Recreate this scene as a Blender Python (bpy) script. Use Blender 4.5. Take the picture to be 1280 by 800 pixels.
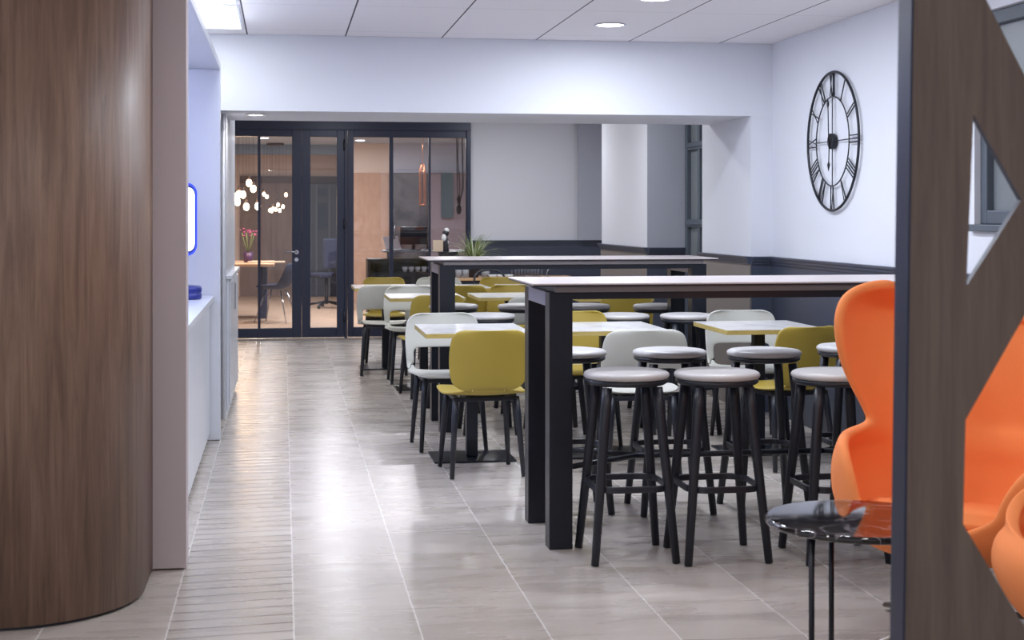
import bpy, bmesh, math, random
from mathutils import Vector, Matrix, Euler
PI = math.pi
random.seed(7)
for o in list(bpy.data.objects): bpy.data.objects.remove(o)
S = bpy.context.scene; COL = S.collection
# ------------------------------------------------------------------ camera
CAMH = 1.41; FPX = 1850.0; YAW = math.radians(8.79); HOR = 268.0
cd = bpy.data.cameras.new('camera'); cam = bpy.data.objects.new('camera', cd); COL.objects.link(cam)
cam.location = (0, 0, CAMH); cam.rotation_euler = (PI/2, 0, -YAW)
cd.sensor_width = 36; cd.lens = FPX/1280*36; cd.shift_y = -(400-HOR)/1280
cd.clip_start = .05; cd.clip_end = 200
cd.dof.use_dof = True; cd.dof.focus_distance = 8.0; cd.dof.aperture_fstop = 6.3
S.camera = cam
# ------------------------------------------------------------------ look and light
vs = S.view_settings
vs.view_transform = 'Standard'; vs.look = 'None'; vs.gamma = 1; vs.use_curve_mapping = False
vs.exposure = 0.12
W = bpy.data.worlds.new('world'); S.world = W; W.use_nodes = True
wb = W.node_tree.nodes['Background']; wb.inputs[0].default_value = (.80, .84, .95, 1); wb.inputs[1].default_value = .85
P_DOWN = 19.0; P_BACK = 19.0; P_PANEL = 8.0; P_LOUNGE = 8.0; P_INSIDE = 17.0
C_COOL = (.84, .90, 1.0); C_WARM = (1.0, .70, .45); C_NEUT = (1.0, .95, .91)

# ------------------------------------------------------------------ materials
def srgb(r, g, b):
    f = lambda c: (c/255/12.92) if c/255 <= .04045 else ((c/255+.055)/1.055)**2.4
    return (f(r), f(g), f(b), 1)
def mat(name, col, rough=.5, metal=0, emit=None, es=0, coat=0, spec=.5, noise=0, nscale=20, bump=0, bscale=80):
    m = bpy.data.materials.new(name); m.use_nodes = True
    nt = m.node_tree; p = nt.nodes['Principled BSDF']
    p.inputs['Base Color'].default_value = col; p.inputs['Roughness'].default_value = rough
    p.inputs['Metallic'].default_value = metal; p.inputs['Specular IOR Level'].default_value = spec
    p.inputs['Coat Weight'].default_value = coat
    if emit: p.inputs['Emission Color'].default_value = emit; p.inputs['Emission Strength'].default_value = es
    tc = nt.nodes.new('ShaderNodeTexCoord')
    if noise:
        n = nt.nodes.new('ShaderNodeTexNoise'); n.inputs['Scale'].default_value = nscale; n.inputs['Detail'].default_value = 5
        nt.links.new(tc.outputs['Object'], n.inputs['Vector'])
        mx = nt.nodes.new('ShaderNodeMix'); mx.data_type = 'RGBA'
        mx.inputs['A'].default_value = tuple(c*(1-noise) for c in col[:3])+(1,)
        mx.inputs['B'].default_value = tuple(min(1, c*(1+noise)) for c in col[:3])+(1,)
        nt.links.new(n.outputs['Fac'], mx.inputs['Factor']); nt.links.new(mx.outputs['Result'], p.inputs['Base Color'])
    if bump:
        n2 = nt.nodes.new('ShaderNodeTexNoise'); n2.inputs['Scale'].default_value = bscale; n2.inputs['Detail'].default_value = 3
        nt.links.new(tc.outputs['Object'], n2.inputs['Vector'])
        b = nt.nodes.new('ShaderNodeBump'); b.inputs['Strength'].default_value = bump; b.inputs['Distance'].default_value = .002
        nt.links.new(n2.outputs['Fac'], b.inputs['Height']); nt.links.new(b.outputs['Normal'], p.inputs['Normal'])
    return m
def wood_mat(name, c1, c2, c3, rough=.5, stretch=(9, 9, .55), wide=1.6):
    m = mat(name, c1, rough); nt = m.node_tree; p = nt.nodes['Principled BSDF']
    tc = nt.nodes.new('ShaderNodeTexCoord'); mp = nt.nodes.new('ShaderNodeMapping'); mp.inputs['Scale'].default_value = stretch
    nt.links.new(tc.outputs['Object'], mp.inputs['Vector'])
    n = nt.nodes.new('ShaderNodeTexNoise'); n.inputs['Scale'].default_value = 3.2; n.inputs['Detail'].default_value = 9; n.inputs['Roughness'].default_value = .68; n.inputs['Distortion'].default_value = .5
    nt.links.new(mp.outputs[0], n.inputs['Vector'])
    r = nt.nodes.new('ShaderNodeValToRGB'); e = r.color_ramp.elements
    e[0].position = .30; e[0].color = c1; e[1].position = .72; e[1].color = c3
    k = e.new(.5); k.color = c2
    nt.links.new(n.outputs['Fac'], r.inputs['Fac'])
    mp2 = nt.nodes.new('ShaderNodeMapping'); mp2.inputs['Scale'].default_value = (stretch[0]*wide*8, stretch[1]*wide*8, stretch[2]*3)
    nt.links.new(tc.outputs['Object'], mp2.inputs['Vector'])
    n2 = nt.nodes.new('ShaderNodeTexNoise'); n2.inputs['Scale'].default_value = 2; n2.inputs['Detail'].default_value = 4
    nt.links.new(mp2.outputs[0], n2.inputs['Vector'])
    mr = nt.nodes.new('ShaderNodeMapRange'); mr.inputs['To Min'].default_value = .82; mr.inputs['To Max'].default_value = 1.15
    nt.links.new(n2.outputs['Fac'], mr.inputs['Value'])
    mx = nt.nodes.new('ShaderNodeMix'); mx.data_type = 'RGBA'; mx.blend_type = 'MULTIPLY'; mx.inputs['Factor'].default_value = 1
    nt.links.new(r.outputs['Color'], mx.inputs['A']); nt.links.new(mr.outputs['Result'], mx.inputs['B'])
    nt.links.new(mx.outputs['Result'], p.inputs['Base Color'])
    return m
def emis(name, col, s):
    m = bpy.data.materials.new(name); m.use_nodes = True; nt = m.node_tree; nt.nodes.clear()
    o = nt.nodes.new('ShaderNodeOutputMaterial'); e = nt.nodes.new('ShaderNodeEmission')
    e.inputs[0].default_value = col if len(col) == 4 else tuple(col)+(1,); e.inputs[1].default_value = s
    nt.links.new(e.outputs[0], o.inputs[0]); return m
def glass_mat(name, tint=(.93, .95, .96, 1), ior=1.5):
    m = bpy.data.materials.new(name); m.use_nodes = True; nt = m.node_tree; nt.nodes.clear()
    o = nt.nodes.new('ShaderNodeOutputMaterial'); t = nt.nodes.new('ShaderNodeBsdfTransparent'); t.inputs[0].default_value = tint
    g = nt.nodes.new('ShaderNodeBsdfGlossy'); g.inputs['Roughness'].default_value = .0
    f = nt.nodes.new('ShaderNodeFresnel'); f.inputs[0].default_value = ior
    x = nt.nodes.new('ShaderNodeMixShader')
    nt.links.new(f.outputs[0], x.inputs[0]); nt.links.new(t.outputs[0], x.inputs[1]); nt.links.new(g.outputs[0], x.inputs[2]); nt.links.new(x.outputs[0], o.inputs[0])
    return m

def floor_mat():
    m = mat('floor_tile', (.4, .4, .4, 1), .3); nt = m.node_tree; L = nt.links; N = nt.nodes.new; p = nt.nodes['Principled BSDF']
    tc = N('ShaderNodeTexCoord'); sx = N('ShaderNodeSeparateXYZ'); L.new(tc.outputs['Object'], sx.inputs[0])
    def M(op, a, b=None, c=None):
        n = N('ShaderNodeMath'); n.operation = op
        for i, v in enumerate((a, b, c)):
            if v is None: continue
            if isinstance(v, (int, float)): n.inputs[i].default_value = v
            else: L.new(v, n.inputs[i])
        return n.outputs[0]
    TW = .423; TL = .86
    u = M('DIVIDE', M('SUBTRACT', sx.outputs[0], .036), TW)
    iu = M('FLOOR', u); fu = M('SUBTRACT', u, iu)
    off = M('MULTIPLY', M('FRACT', M('MULTIPLY', iu, .37)), 1.0)
    v = M('ADD', M('DIVIDE', sx.outputs[1], TL), off)
    iv = M('FLOOR', v); fv = M('SUBTRACT', v, iv)
    du = M('MULTIPLY', M('MINIMUM', fu, M('SUBTRACT', 1, fu)), TW)
    dv = M('MULTIPLY', M('MINIMUM', fv, M('SUBTRACT', 1, fv)), TL)
    g1 = M('LESS_THAN', du, .0030); g2 = M('MULTIPLY', M('LESS_THAN', dv, .0016), .2)
    grout = M('MAXIMUM', g1, g2)
    # per-tile random
    wn = N('ShaderNodeTexWhiteNoise'); wn.noise_dimensions = '2D'; cx = N('ShaderNodeCombineXYZ')
    L.new(iu, cx.inputs[0]); L.new(iv, cx.inputs[1]); L.new(cx.outputs[0], wn.inputs['Vector'])
    # slanted veins, running mostly across the tile
    vv = N('ShaderNodeMapping'); vv.inputs['Rotation'].default_value = (0, 0, .38); vv.inputs['Scale'].default_value = (.8, 4.2, 1)
    ad = N('ShaderNodeVectorMath'); ad.operation = 'ADD'; L.new(tc.outputs['Object'], ad.inputs[0]); 
    sc = N('ShaderNodeVectorMath'); sc.operation = 'SCALE'; L.new(wn.outputs['Color'], sc.inputs[0]); sc.inputs['Scale'].default_value = 5.0
    L.new(sc.outputs[0], ad.inputs[1]); L.new(ad.outputs[0], vv.inputs['Vector'])
    n = N('ShaderNodeTexNoise'); n.inputs['Scale'].default_value = 1.9; n.inputs['Detail'].default_value = 4; n.inputs['Roughness'].default_value = .5; n.inputs['Distortion'].default_value = .7
    L.new(vv.outputs[0], n.inputs['Vector'])
    r = N('ShaderNodeValToRGB'); e = r.color_ramp.elements
    e[0].position = .28; e[0].color = srgb(170, 161, 153); e[1].position = .74; e[1].color = srgb(192, 184, 177)
    L.new(n.outputs['Fac'], r.inputs['Fac'])
    # board joints across the tiles
    wob = N('ShaderNodeTexNoise'); wob.inputs['Scale'].default_value = 3.0; L.new(tc.outputs['Object'], wob.inputs['Vector'])
    ph = M('ADD', M('ADD', sx.outputs[1], M('MULTIPLY', sx.outputs[0], -.10)), M('MULTIPLY', wob.outputs['Fac'], .02))
    s = M('FRACT', M('DIVIDE', ph, .108)); ds = M('MULTIPLY', M('MINIMUM', s, M('SUBTRACT', 1, s)), .108)
    lane = M('MULTIPLY', M('GREATER_THAN', sx.outputs[0], -.387), M('LESS_THAN', sx.outputs[0], .036))
    lane = M('ADD', M('MULTIPLY', lane, .8), .0)
    joint = M('MULTIPLY', M('SUBTRACT', 1, M('MINIMUM', M('DIVIDE', ds, .010), 1)), lane)
    mr = N('ShaderNodeMapRange'); mr.inputs['To Min'].default_value = .93; mr.inputs['To Max'].default_value = 1.06; L.new(wn.outputs['Value'], mr.inputs['Value'])
    m1 = N('ShaderNodeMix'); m1.data_type = 'RGBA'; m1.blend_type = 'MULTIPLY'; m1.inputs['Factor'].default_value = 1
    L.new(r.outputs['Color'], m1.inputs['A']); L.new(mr.outputs['Result'], m1.inputs['B'])
    m2 = N('ShaderNodeMix'); m2.data_type = 'RGBA'; m2.inputs['B'].default_value = srgb(92, 86, 84)
    L.new(m1.outputs['Result'], m2.inputs['A']); L.new(M('MULTIPLY', joint, 1.1), m2.inputs['Factor'])
    m3 = N('ShaderNodeMix'); m3.data_type = 'RGBA'; m3.inputs['B'].default_value = srgb(232, 228, 224)
    L.new(m2.outputs['Result'], m3.inputs['A']); L.new(M('MULTIPLY', grout, .75), m3.inputs['Factor'])
    L.new(m3.outputs['Result'], p.inputs['Base Color'])
    L.new(M('ADD', M('MULTIPLY', n.outputs['Fac'], .16), .20), p.inputs['Roughness'])
    b = N('ShaderNodeBump'); b.inputs['Strength'].default_value = .5; b.inputs['Distance'].default_value = .004
    h = M('ADD', M('ADD', M('MULTIPLY', joint, -1.0), M('MULTIPLY', g1, -.4)), M('MULTIPLY', n.outputs['Fac'], .03))
    L.new(h, b.inputs['Height']); L.new(b.outputs['Normal'], p.inputs['Normal'])
    p.inputs['Specular IOR Level'].default_value = .6
    return m
def ceiling_mat():
    m = mat('ceiling_board', srgb(238, 235, 238), .85); nt = m.node_tree; L = nt.links; N = nt.nodes.new; p = nt.nodes['Principled BSDF']
    tc = N('ShaderNodeTexCoord'); sx = N('ShaderNodeSeparateXYZ'); L.new(tc.outputs['Object'], sx.inputs[0])
    def M(op, a, b=None):
        n = N('ShaderNodeMath'); n.operation = op
        for i, v in enumerate((a, b)):
            if v is None: continue
            if isinstance(v, (int, float)): n.inputs[i].default_value = v
            else: L.new(v, n.inputs[i])
        return n.outputs[0]
    def lines(out, o, per, w):
        f = M('FRACT', M('DIVIDE', M('SUBTRACT', out, o), per)); return M('LESS_THAN', M('MULTIPLY', M('MINIMUM', f, M('SUBTRACT', 1, f)), per), w)
    a = lines(sx.outputs[0], -.24, .66, .0048); b = M('MULTIPLY', lines(sx.outputs[1], 9.87, 1.2, .004), .3)
    g = M('MAXIMUM', a, b)
    mx = N('ShaderNodeMix'); mx.data_type = 'RGBA'; mx.inputs['A'].default_value = srgb(238, 235, 238); mx.inputs['B'].default_value = srgb(70, 68, 76)
    L.new(g, mx.inputs['Factor']); L.new(mx.outputs['Result'], p.inputs['Base Color'])
    return m
def marble_mat(name, base, vein, scale=3, rough=.08, amt=.06):
    m = mat(name, base, rough, coat=.3); nt = m.node_tree; L = nt.links; N = nt.nodes.new; p = nt.nodes['Principled BSDF']
    tc = N('ShaderNodeTexCoord'); n = N('ShaderNodeTexNoise'); n.inputs['Scale'].default_value = scale; n.inputs['Detail'].default_value = 6; n.inputs['Distortion'].default_value = 1.6
    L.new(tc.outputs['Object'], n.inputs['Vector'])
    r = N('ShaderNodeValToRGB'); e = r.color_ramp.elements
    e[0].position = .5-amt; e[0].color = base; e[1].position = .5+amt; e[1].color = base
    k = e.new(.5); k.color = vein
    L.new(n.outputs['Fac'], r.inputs['Fac']); L.new(r.outputs['Color'], p.inputs['Base Color'])
    return m

M_floor = floor_mat(); M_ceil = ceiling_mat()
M_wall = mat('white_paint', srgb(220, 222, 230), .7, noise=.015, nscale=2, bump=.15, bscale=300)
M_head = mat('header_paint', srgb(222, 224, 232), .7, noise=.012, nscale=2)
M_navy = mat('dark_wainscot_paint', srgb(66, 72, 88), .38, noise=.05, nscale=3)
M_taupe = mat('taupe_cladding', srgb(128, 120, 116), .5, noise=.06, nscale=4)
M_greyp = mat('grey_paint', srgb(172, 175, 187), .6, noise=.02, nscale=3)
M_wood = wood_mat('walnut_laminate', srgb(104, 82, 70), srgb(132, 106, 90), srgb(156, 128, 110), .45)
M_wood2 = wood_mat('dark_oak_laminate', srgb(96, 81, 72), srgb(115, 98, 87), srgb(130, 112, 100), .5)
M_pil = mat('greige_lacquer', srgb(200, 188, 191), .45, noise=.02, nscale=2)
M_lacq = mat('white_lacquer', srgb(216, 219, 228), .3, noise=.01, nscale=2)
M_frame = mat('dark_blue_metal', srgb(42, 48, 70), .35, .15, noise=.04, nscale=5)
M_frame2 = mat('slate_window_frame', srgb(82, 90, 100), .45, noise=.05, nscale=6)
M_pane = mat('frosted_grey_blind', srgb(120, 126, 130), .35, noise=.08, nscale=3)
M_glass = glass_mat('clear_glass', (.86, .87, .90, 1), 1.5)
M_black = mat('black_ash_stain', srgb(33, 36, 46), .38, noise=.12, nscale=25)
M_steel = mat('black_powder_steel', srgb(26, 30, 40), .34, .2, noise=.05, nscale=30)
M_steel2 = mat('grey_subframe', srgb(112, 106, 108), .45, .1, noise=.1, nscale=6)
M_bevel = mat('bright_edge_steel', srgb(150, 152, 172), .3, .3)
M_top = mat('pale_table_laminate', srgb(192, 182, 182), .3, noise=.03, nscale=6)
M_cafe = marble_mat('white_marble_laminate', srgb(232, 231, 230), srgb(214, 213, 214), 3, .25, .04)
M_ply = wood_mat('ply_edge', srgb(170, 150, 84), srgb(190, 168, 98), srgb(204, 184, 120), .5, (2, 2, 40))
M_must = mat('mustard_plastic', srgb(170, 148, 62), .42, noise=.03, nscale=8)
M_white = mat('offwhite_plastic', srgb(199, 199, 191), .42, noise=.02, nscale=8)
M_pad = mat('light_grey_leatherette', srgb(196, 193, 193), .38, noise=.03, nscale=14, bump=.1, bscale=400)
M_orange = mat('orange_wool', srgb(255, 148, 84), .85, noise=.06, nscale=260, bump=.5, bscale=500)
M_alu = mat('polished_aluminium', srgb(150, 140, 132), .3, .9)
M_dmarb = marble_mat('black_marble', srgb(24, 22, 26), srgb(120, 116, 120), 4, .05, .018)
M_chrome = mat('chrome', srgb(190, 192, 200), .2, 1)
M_grey = mat('grey_plastic', srgb(150, 152, 158), .5, noise=.03)
M_blueabs = mat('blue_plastic', srgb(40, 52, 140), .35, noise=.05)
M_leaf = mat('leaf_green', srgb(120, 140, 84), .5, noise=.3, nscale=12)
M_leaf2 = mat('leaf_pale', srgb(205, 210, 178), .5, noise=.15, nscale=12)
M_pink = mat('orchid_pink', srgb(170, 66, 120), .5, noise=.2, nscale=30)
M_tanw = wood_mat('tan_panel', srgb(186, 152, 132), srgb(198, 164, 144), srgb(206, 174, 154), .55, (1.2, 1.2, .8), 1)
M_cream = mat('cream_paint', srgb(222, 202, 190), .7, noise=.03, nscale=2)
M_brown = wood_mat('brown_panel', srgb(116, 98, 90), srgb(130, 110, 102), srgb(144, 124, 116), .5)
M_dmb2 = marble_mat('dark_slab', srgb(50, 48, 56), srgb(92, 88, 92), 1.2, .25, .12)
M_tfloor = wood_mat('oak_floor', srgb(176, 150, 130), srgb(190, 164, 142), srgb(204, 178, 156), .4, (.8, 6, 1))
M_twood = wood_mat('oak_top', srgb(200, 158, 118), srgb(214, 172, 130), srgb(224, 184, 146), .4, (.8, 8, 1))
M_teal = mat('teal_panel', srgb(62, 84, 94), .4, noise=.1, nscale=4)
M_rope = mat('rope', srgb(78, 66, 62), .8)
M_denim = mat('navy_fabric', srgb(42, 48, 76), .8, noise=.2, nscale=60)
M_card = mat('kraft_card', srgb(206, 186, 164), .7, noise=.04)
M_pot = mat('dark_pot', srgb(52, 50, 58), .4, noise=.1)
M_porc = mat('white_porcelain', srgb(232, 232, 234), .25)
M_bulb = emis('warm_bulb', (1, .66, .38), 26)
M_bulb2 = emis('warm_bulb_far', (1, .68, .42), 14)
M_lens = emis('downlight_lens', (1, .97, .95), 12)
M_ledp = emis('led_panel_lens', (.93, .96, 1), 4.0)
M_screen = emis('screen_glow', (.55, .68, 1), 4.5)
M_rim = emis('blue_led_rim', (.05, .08, .8), 1.6)
M_night = mat('night_glass', srgb(58, 66, 80), .12, noise=.3, nscale=3)

# ------------------------------------------------------------------ mesh helpers
def bx(bm, x0, x1, y0, y1, z0, z1, mi=0, T=None):
    vs_ = [bm.verts.new((x, y, z)) for x in (x0, x1) for y in (y0, y1) for z in (z0, z1)]
    for f in ((0, 1, 3, 2), (4, 6, 7, 5), (0, 4, 5, 1), (2, 3, 7, 6), (0, 2, 6, 4), (1, 5, 7, 3)):
        bm.faces.new([vs_[i] for i in f]).material_index = mi
    if T:
        for v in vs_: v.co = T @ v.co
    return vs_
def tube(bm, pts, rad, n=10, closed=False, cap=True, sq=(1, 1)):
    pts = [Vector(p) for p in pts]; k = len(pts)
    if not hasattr(rad, '__len__'): rad = [rad]*k
    rings = []
    up = None
    for i, p in enumerate(pts):
        a = pts[i-1] if (i > 0 or closed) else p; b = pts[(i+1) % k] if (i < k-1 or closed) else p
        t = (b-a).normalized()
        if up is None:
            up = Vector((0, 0, 1)) if abs(t.z) < .9 else Vector((1, 0, 0))
        u = (up - t*up.dot(t)).normalized(); w = t.cross(u); up = u
        rings.append([bm.verts.new(p + (u*math.cos(2*PI*j/n)*sq[0] + w*math.sin(2*PI*j/n)*sq[1])*rad[i]) for j in range(n)])
    m = k if closed else k-1
    for i in range(m):
        A, B = rings[i], rings[(i+1) % k]
        for j in range(n):
            f = bm.faces.new((A[j], A[(j+1) % n], B[(j+1) % n], B[j])); f.smooth = True
    if cap and not closed:
        bm.faces.new(rings[0][::-1]); bm.faces.new(rings[-1])
def lathe(bm, prof, n=24, c=(0, 0), cap0=True, cap1=True, sm=True):
    rings = [[bm.verts.new((c[0]+r*math.cos(2*PI*j/n), c[1]+r*math.sin(2*PI*j/n), z)) for j in range(n)] for r, z in prof]
    for A, B in zip(rings, rings[1:]):
        for j in range(n):
            f = bm.faces.new((A[j], A[(j+1) % n], B[(j+1) % n], B[j])); f.smooth = sm
    if cap0: bm.faces.new(rings[0][::-1])
    if cap1: bm.faces.new(rings[-1])
def ball(bm, c, r, seg=10, sc=(1, 1, 1)):
    g = bmesh.ops.create_uvsphere(bm, u_segments=seg, v_segments=max(6, seg*2//3), radius=1)
    for v in g['verts']: v.co = Vector((c[0]+v.co.x*r*sc[0], c[1]+v.co.y*r*sc[1], c[2]+v.co.z*r*sc[2]))
    for v in g['verts']:
        for f in v.link_faces: f.smooth = True
def prism_xz(bm, poly, y0, y1):
    a = [bm.verts.new((x, y0, z)) for x, z in poly]; b = [bm.verts.new((x, y1, z)) for x, z in poly]; n = len(poly)
    bm.faces.new(a); bm.faces.new(b[::-1])
    for i in range(n): bm.faces.new((a[i], b[i], b[(i+1) % n], a[(i+1) % n]))
def prism_xy(bm, poly, z0, z1, smooth=False):
    a = [bm.verts.new((x, y, z0)) for x, y in poly]; b = [bm.verts.new((x, y, z1)) for x, y in poly]; n = len(poly)
    bm.faces.new(a[::-1]); bm.faces.new(b)
    for i in range(n):
        f = bm.faces.new((a[i], a[(i+1) % n], b[(i+1) % n], b[i])); f.smooth = smooth
def obj(name, bm, m, parent=None, bevel=0, loc=None, seg=2, solid=0, sub=0, off=0):
    bmesh.ops.recalc_face_normals(bm, faces=bm.faces)
    me = bpy.data.meshes.new(name); bm.to_mesh(me); bm.free()
    for x in (m if isinstance(m, (list, tuple)) else [m]): me.materials.append(x)
    o = bpy.data.objects.new(name, me); COL.objects.link(o)
    if solid:
        s = o.modifiers.new('solid', 'SOLIDIFY'); s.thickness = solid; s.offset = off
    if bevel:
        b = o.modifiers.new('bevel', 'BEVEL'); b.width = bevel; b.segments = seg; b.limit_method = 'ANGLE'; b.angle_limit = .7
    if sub:
        s = o.modifiers.new('sub', 'SUBSURF'); s.levels = sub; s.render_levels = sub
    if parent: o.parent = parent
    if loc: o.location = loc
    return o
def tag(o, label, cat, group=None):
    o['label'] = label; o['category'] = cat
    if group: o['group'] = group
    return o
def thing(name, label, cat, loc=(0, 0, 0), rz=0, group=None):
    o = bpy.data.objects.new(name, None); o.empty_display_size = .1; COL.objects.link(o)
    o.location = loc; o.rotation_euler = (0, 0, rz)
    return tag(o, label, cat, group)
def struct(name, bm, m, **k):
    o = obj(name, bm, m, **k)
    if not o.parent: o['kind'] = 'structure'
    return o
def box(name, m, x0, x1, y0, y1, z0, z1, parent=None, bevel=0, st=False):
    bm = bmesh.new(); bx(bm, x0, x1, y0, y1, z0, z1)
    return (struct if st else obj)(name, bm, m, parent=parent, bevel=bevel)
KIDS = {}
def dup(root, loc, rz, label, group):
    r = root.copy(); COL.objects.link(r); r.location = loc; r.rotation_euler = (0, 0, rz)
    r['label'] = label; r['group'] = group
    for ch in root.children:
        c = ch.copy(); COL.objects.link(c); c.parent = r
        for g in ch.children:
            d = g.copy(); COL.objects.link(d); d.parent = c
    return r
def place(proto, first, loc, rz, label, group):
    if first:
        proto.location = loc; proto.rotation_euler = (0, 0, rz); proto['label'] = label; proto['group'] = group; return proto
    return dup(proto, loc, rz, label, group)
def area(name, loc, power, size, col, parent=None, size_y=None, rot=None, disk=False, spread=None):
    l = bpy.data.lights.new(name, 'AREA'); l.energy = power; l.color = col; l.size = size
    if disk: l.shape = 'DISK'
    elif size_y: l.shape = 'RECTANGLE'; l.size_y = size_y
    if spread: l.spread = spread
    o = bpy.data.objects.new(name, l); COL.objects.link(o); o.location = loc
    if rot: o.rotation_euler = rot
    if parent: o.parent = parent
    return o
def at(px, py, Y):   # photo pixel -> (X, Z) on the vertical plane y = Y (used only to read sizes off the photograph)
    t = (px-640)/FPX; d = Y/(math.cos(YAW)-t*math.sin(YAW))
    return d*(math.sin(YAW)+t*math.cos(YAW)), CAMH-(py-HOR)*d/FPX
def ax(px, Y): return at(px, 0, Y)[0]

# ------------------------------------------------------------------ the room shell
CZ = 2.626; HB = 2.11; HY0, HY1 = 10.15, 11.2; RX = 3.45; GY = 17.0
box('floor', M_floor, -4.5, 4.6, -4.0, GY+.06, -.1, 0, st=True)
box('ceiling', M_ceil, -4.5, 4.6, -1.0, GY+.1, CZ, CZ+.12, st=True)
box('wall_header', M_head, -1.25, RX, HY0, HY1, HB, CZ-.001, st=True)
# right wall, with an opening for the front window (it carries on towards the camera)
FW0, FW1, FWZ0, FWZ1 = 4.3, 7.03, 1.36, 2.42
bm = bmesh.new()
bx(bm, RX, RX+.3, FW1, HY0, 0, CZ-.001); bx(bm, RX, RX+.3, -4, FW0, 0, CZ-.001)
bx(bm, RX, RX+.3, FW0, FW1, 0, FWZ0); bx(bm, RX, RX+.3, FW0, FW1, FWZ1, CZ-.001)
struct('wall_right', bm, M_wall)
RH = 1.11
def rail(bm, x0, x1, y0, y1, out):   # stepped chair rail on a box plan, growing outwards by `out`
    pass
# piers standing off the right wall
box('wall_pier_front', M_wall, 3.29, 3.75, HY0+.001, 11.39, 0, CZ-.002, st=True)
box('wall_pier_back', M_wall, 3.26, 3.75, 13.05, 15.0, 0, CZ-.002, st=True)
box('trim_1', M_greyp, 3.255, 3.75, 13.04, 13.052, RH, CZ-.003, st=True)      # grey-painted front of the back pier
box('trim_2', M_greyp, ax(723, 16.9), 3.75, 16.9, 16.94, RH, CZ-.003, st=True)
# window recess wall behind the piers
box('wall_recess', M_wall, 3.75, 3.9, 10.15, 17.1, 0, CZ-.002, st=True)
# back wall right of the glazing
GX1 = ax(588, GY)
box('wall_back', M_wall, GX1, 3.75, GY, GY+.12, 0, CZ-.002, st=True)
# wainscot: dark dado with stepped rail on each face
def dado(name, x0, x1, y0, y1, m=M_navy):
    bm = bmesh.new(); bx(bm, x0, x1, y0, y1, 0, RH-.055); return struct(name, bm, m)
dado('trim_3', RX-.012, RX, -4, HY0)                       # right wall
dado('trim_4', 3.29, RX, HY0-.012, HY0)                    # pier front face
dado('trim_5', 3.278, 3.29, HY0, 11.40, M_taupe)           # pier side
dado('trim_6', 3.248, 3.26, 13.04, 15.0, M_taupe)          # back pier side
dado('trim_7', 3.25, 3.75, 13.026, 13.04)                  # back pier front
dado('trim_8', GX1+.02, 3.75, GY-.012, GY)                 # back wall
def railrun(name, segs, m=M_navy):
    bm = bmesh.new()
    for (x0, x1, y0, y1, dx, dy) in segs:
        for (o_, za, zb) in ((.022, RH-.055, RH-.034), (.034, RH-.034, RH-.012), (.046, RH-.012, RH)):
            bx(bm, x0-(o_ if dx < 0 else 0), x1, y0-(o_ if dy < 0 else 0), y1, za, zb)
    return struct(name, bm, m)
railrun('trim_9', [(RX, RX+.01, -4, HY0, -1, 0), (3.29, RX, HY0, HY0+.01, 0, -1), (3.29, 3.30, HY0, 11.4, -1, 0)])
railrun('trim_10', [(3.26, 3.27, 13.04, 15.0, -1, 0), (3.26, 3.75, 13.04, 13.05, 0, -1)])
railrun('trim_11', [(GX1+.02, 3.75, GY, GY+.01, 0, -1)])
# far-back left boundary of the dining zone and the wall piece between zones (left)
box('wall_left', M_wall, -1.35, -1.25, 5.6, GY+.1, 0, CZ-.002, st=True)
box('wall_pier_left', M_lacq, -1.25, -.39, 10.42, 12.3, 0, CZ-.003, st=True)
# ------------------------------------------------------------------ windows on the right
def window(name, X, y0, y1, z0, z1, mull, trans, blind):
    bm = bmesh.new(); t = .07; d0, d1 = X-.02, X+.05
    bx(bm, d0, d1, y0, y0+t, z0, z1); bx(bm, d0, d1, y1-t, y1, z0, z1)
    bx(bm, d0, d1, y0+t, y1-t, z0, z0+t); bx(bm, d0, d1, y0+t, y1-t, z1-t, z1)
    for y in mull: bx(bm, d0+.01, d1-.001, y-.035, y+.035, z0+t, z1-t)
    for z in trans:
        bx(bm, d0+.004, d1-.002, y0+t, y1-t, z-.035, z+.035)
        bx(bm, d0-.012, d1-.02, y0+t, y1-t, z-.012, z+.012)
    w = struct(name, bm, M_frame2, bevel=.006)
    box('pane', blind, X+.02, X+.035, y0+t, y1-t, z0+t, z1-t, parent=w)
    return w
window('window_1', 3.62, 11.40, 13.03, .5, CZ-.05, [12.05, 12.62], [1.33, 2.02], M_pane)
window('window_2', RX+.05, FW0, FW1, FWZ0, FWZ1, [5.7], [], M_pane)
box('window_3', M_frame2, RX-.03, RX+.3, FW0-.02, FW1+.02, FWZ0-.035, FWZ0, st=True, bevel=.004)

# ------------------------------------------------------------------ left: curved wood column, niche unit
def arc(cx, cy, r, a0, a1, n): return [(cx+r*math.cos(a0+(a1-a0)*i/n), cy+r*math.sin(a0+(a1-a0)*i/n)) for i in range(n+1)]
poly = [(-3.4, 5.20)] + arc(-.96, 5.65, .45, -PI/2, 0, 24) + [(-.51, 6.0), (-3.4, 6.0)]
bm = bmesh.new(); prism_xy(bm, poly, .012, CZ-.002, True)
struct('wall_column_left', bm, M_wood)
poly2 = [(-3.4, 5.215)] + arc(-.96, 5.65, .437, -PI/2, 0, 24) + [(-.523, 5.99), (-3.4, 5.99)]
bm = bmesh.new(); prism_xy(bm, poly2, 0, .012)
struct('baseboard_column', bm, M_black)
box('wall_pilaster_left', M_pil, -1.25, -.379, 5.97+.031, 6.12, .006, CZ-.002, st=True, bevel=.003)

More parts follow.
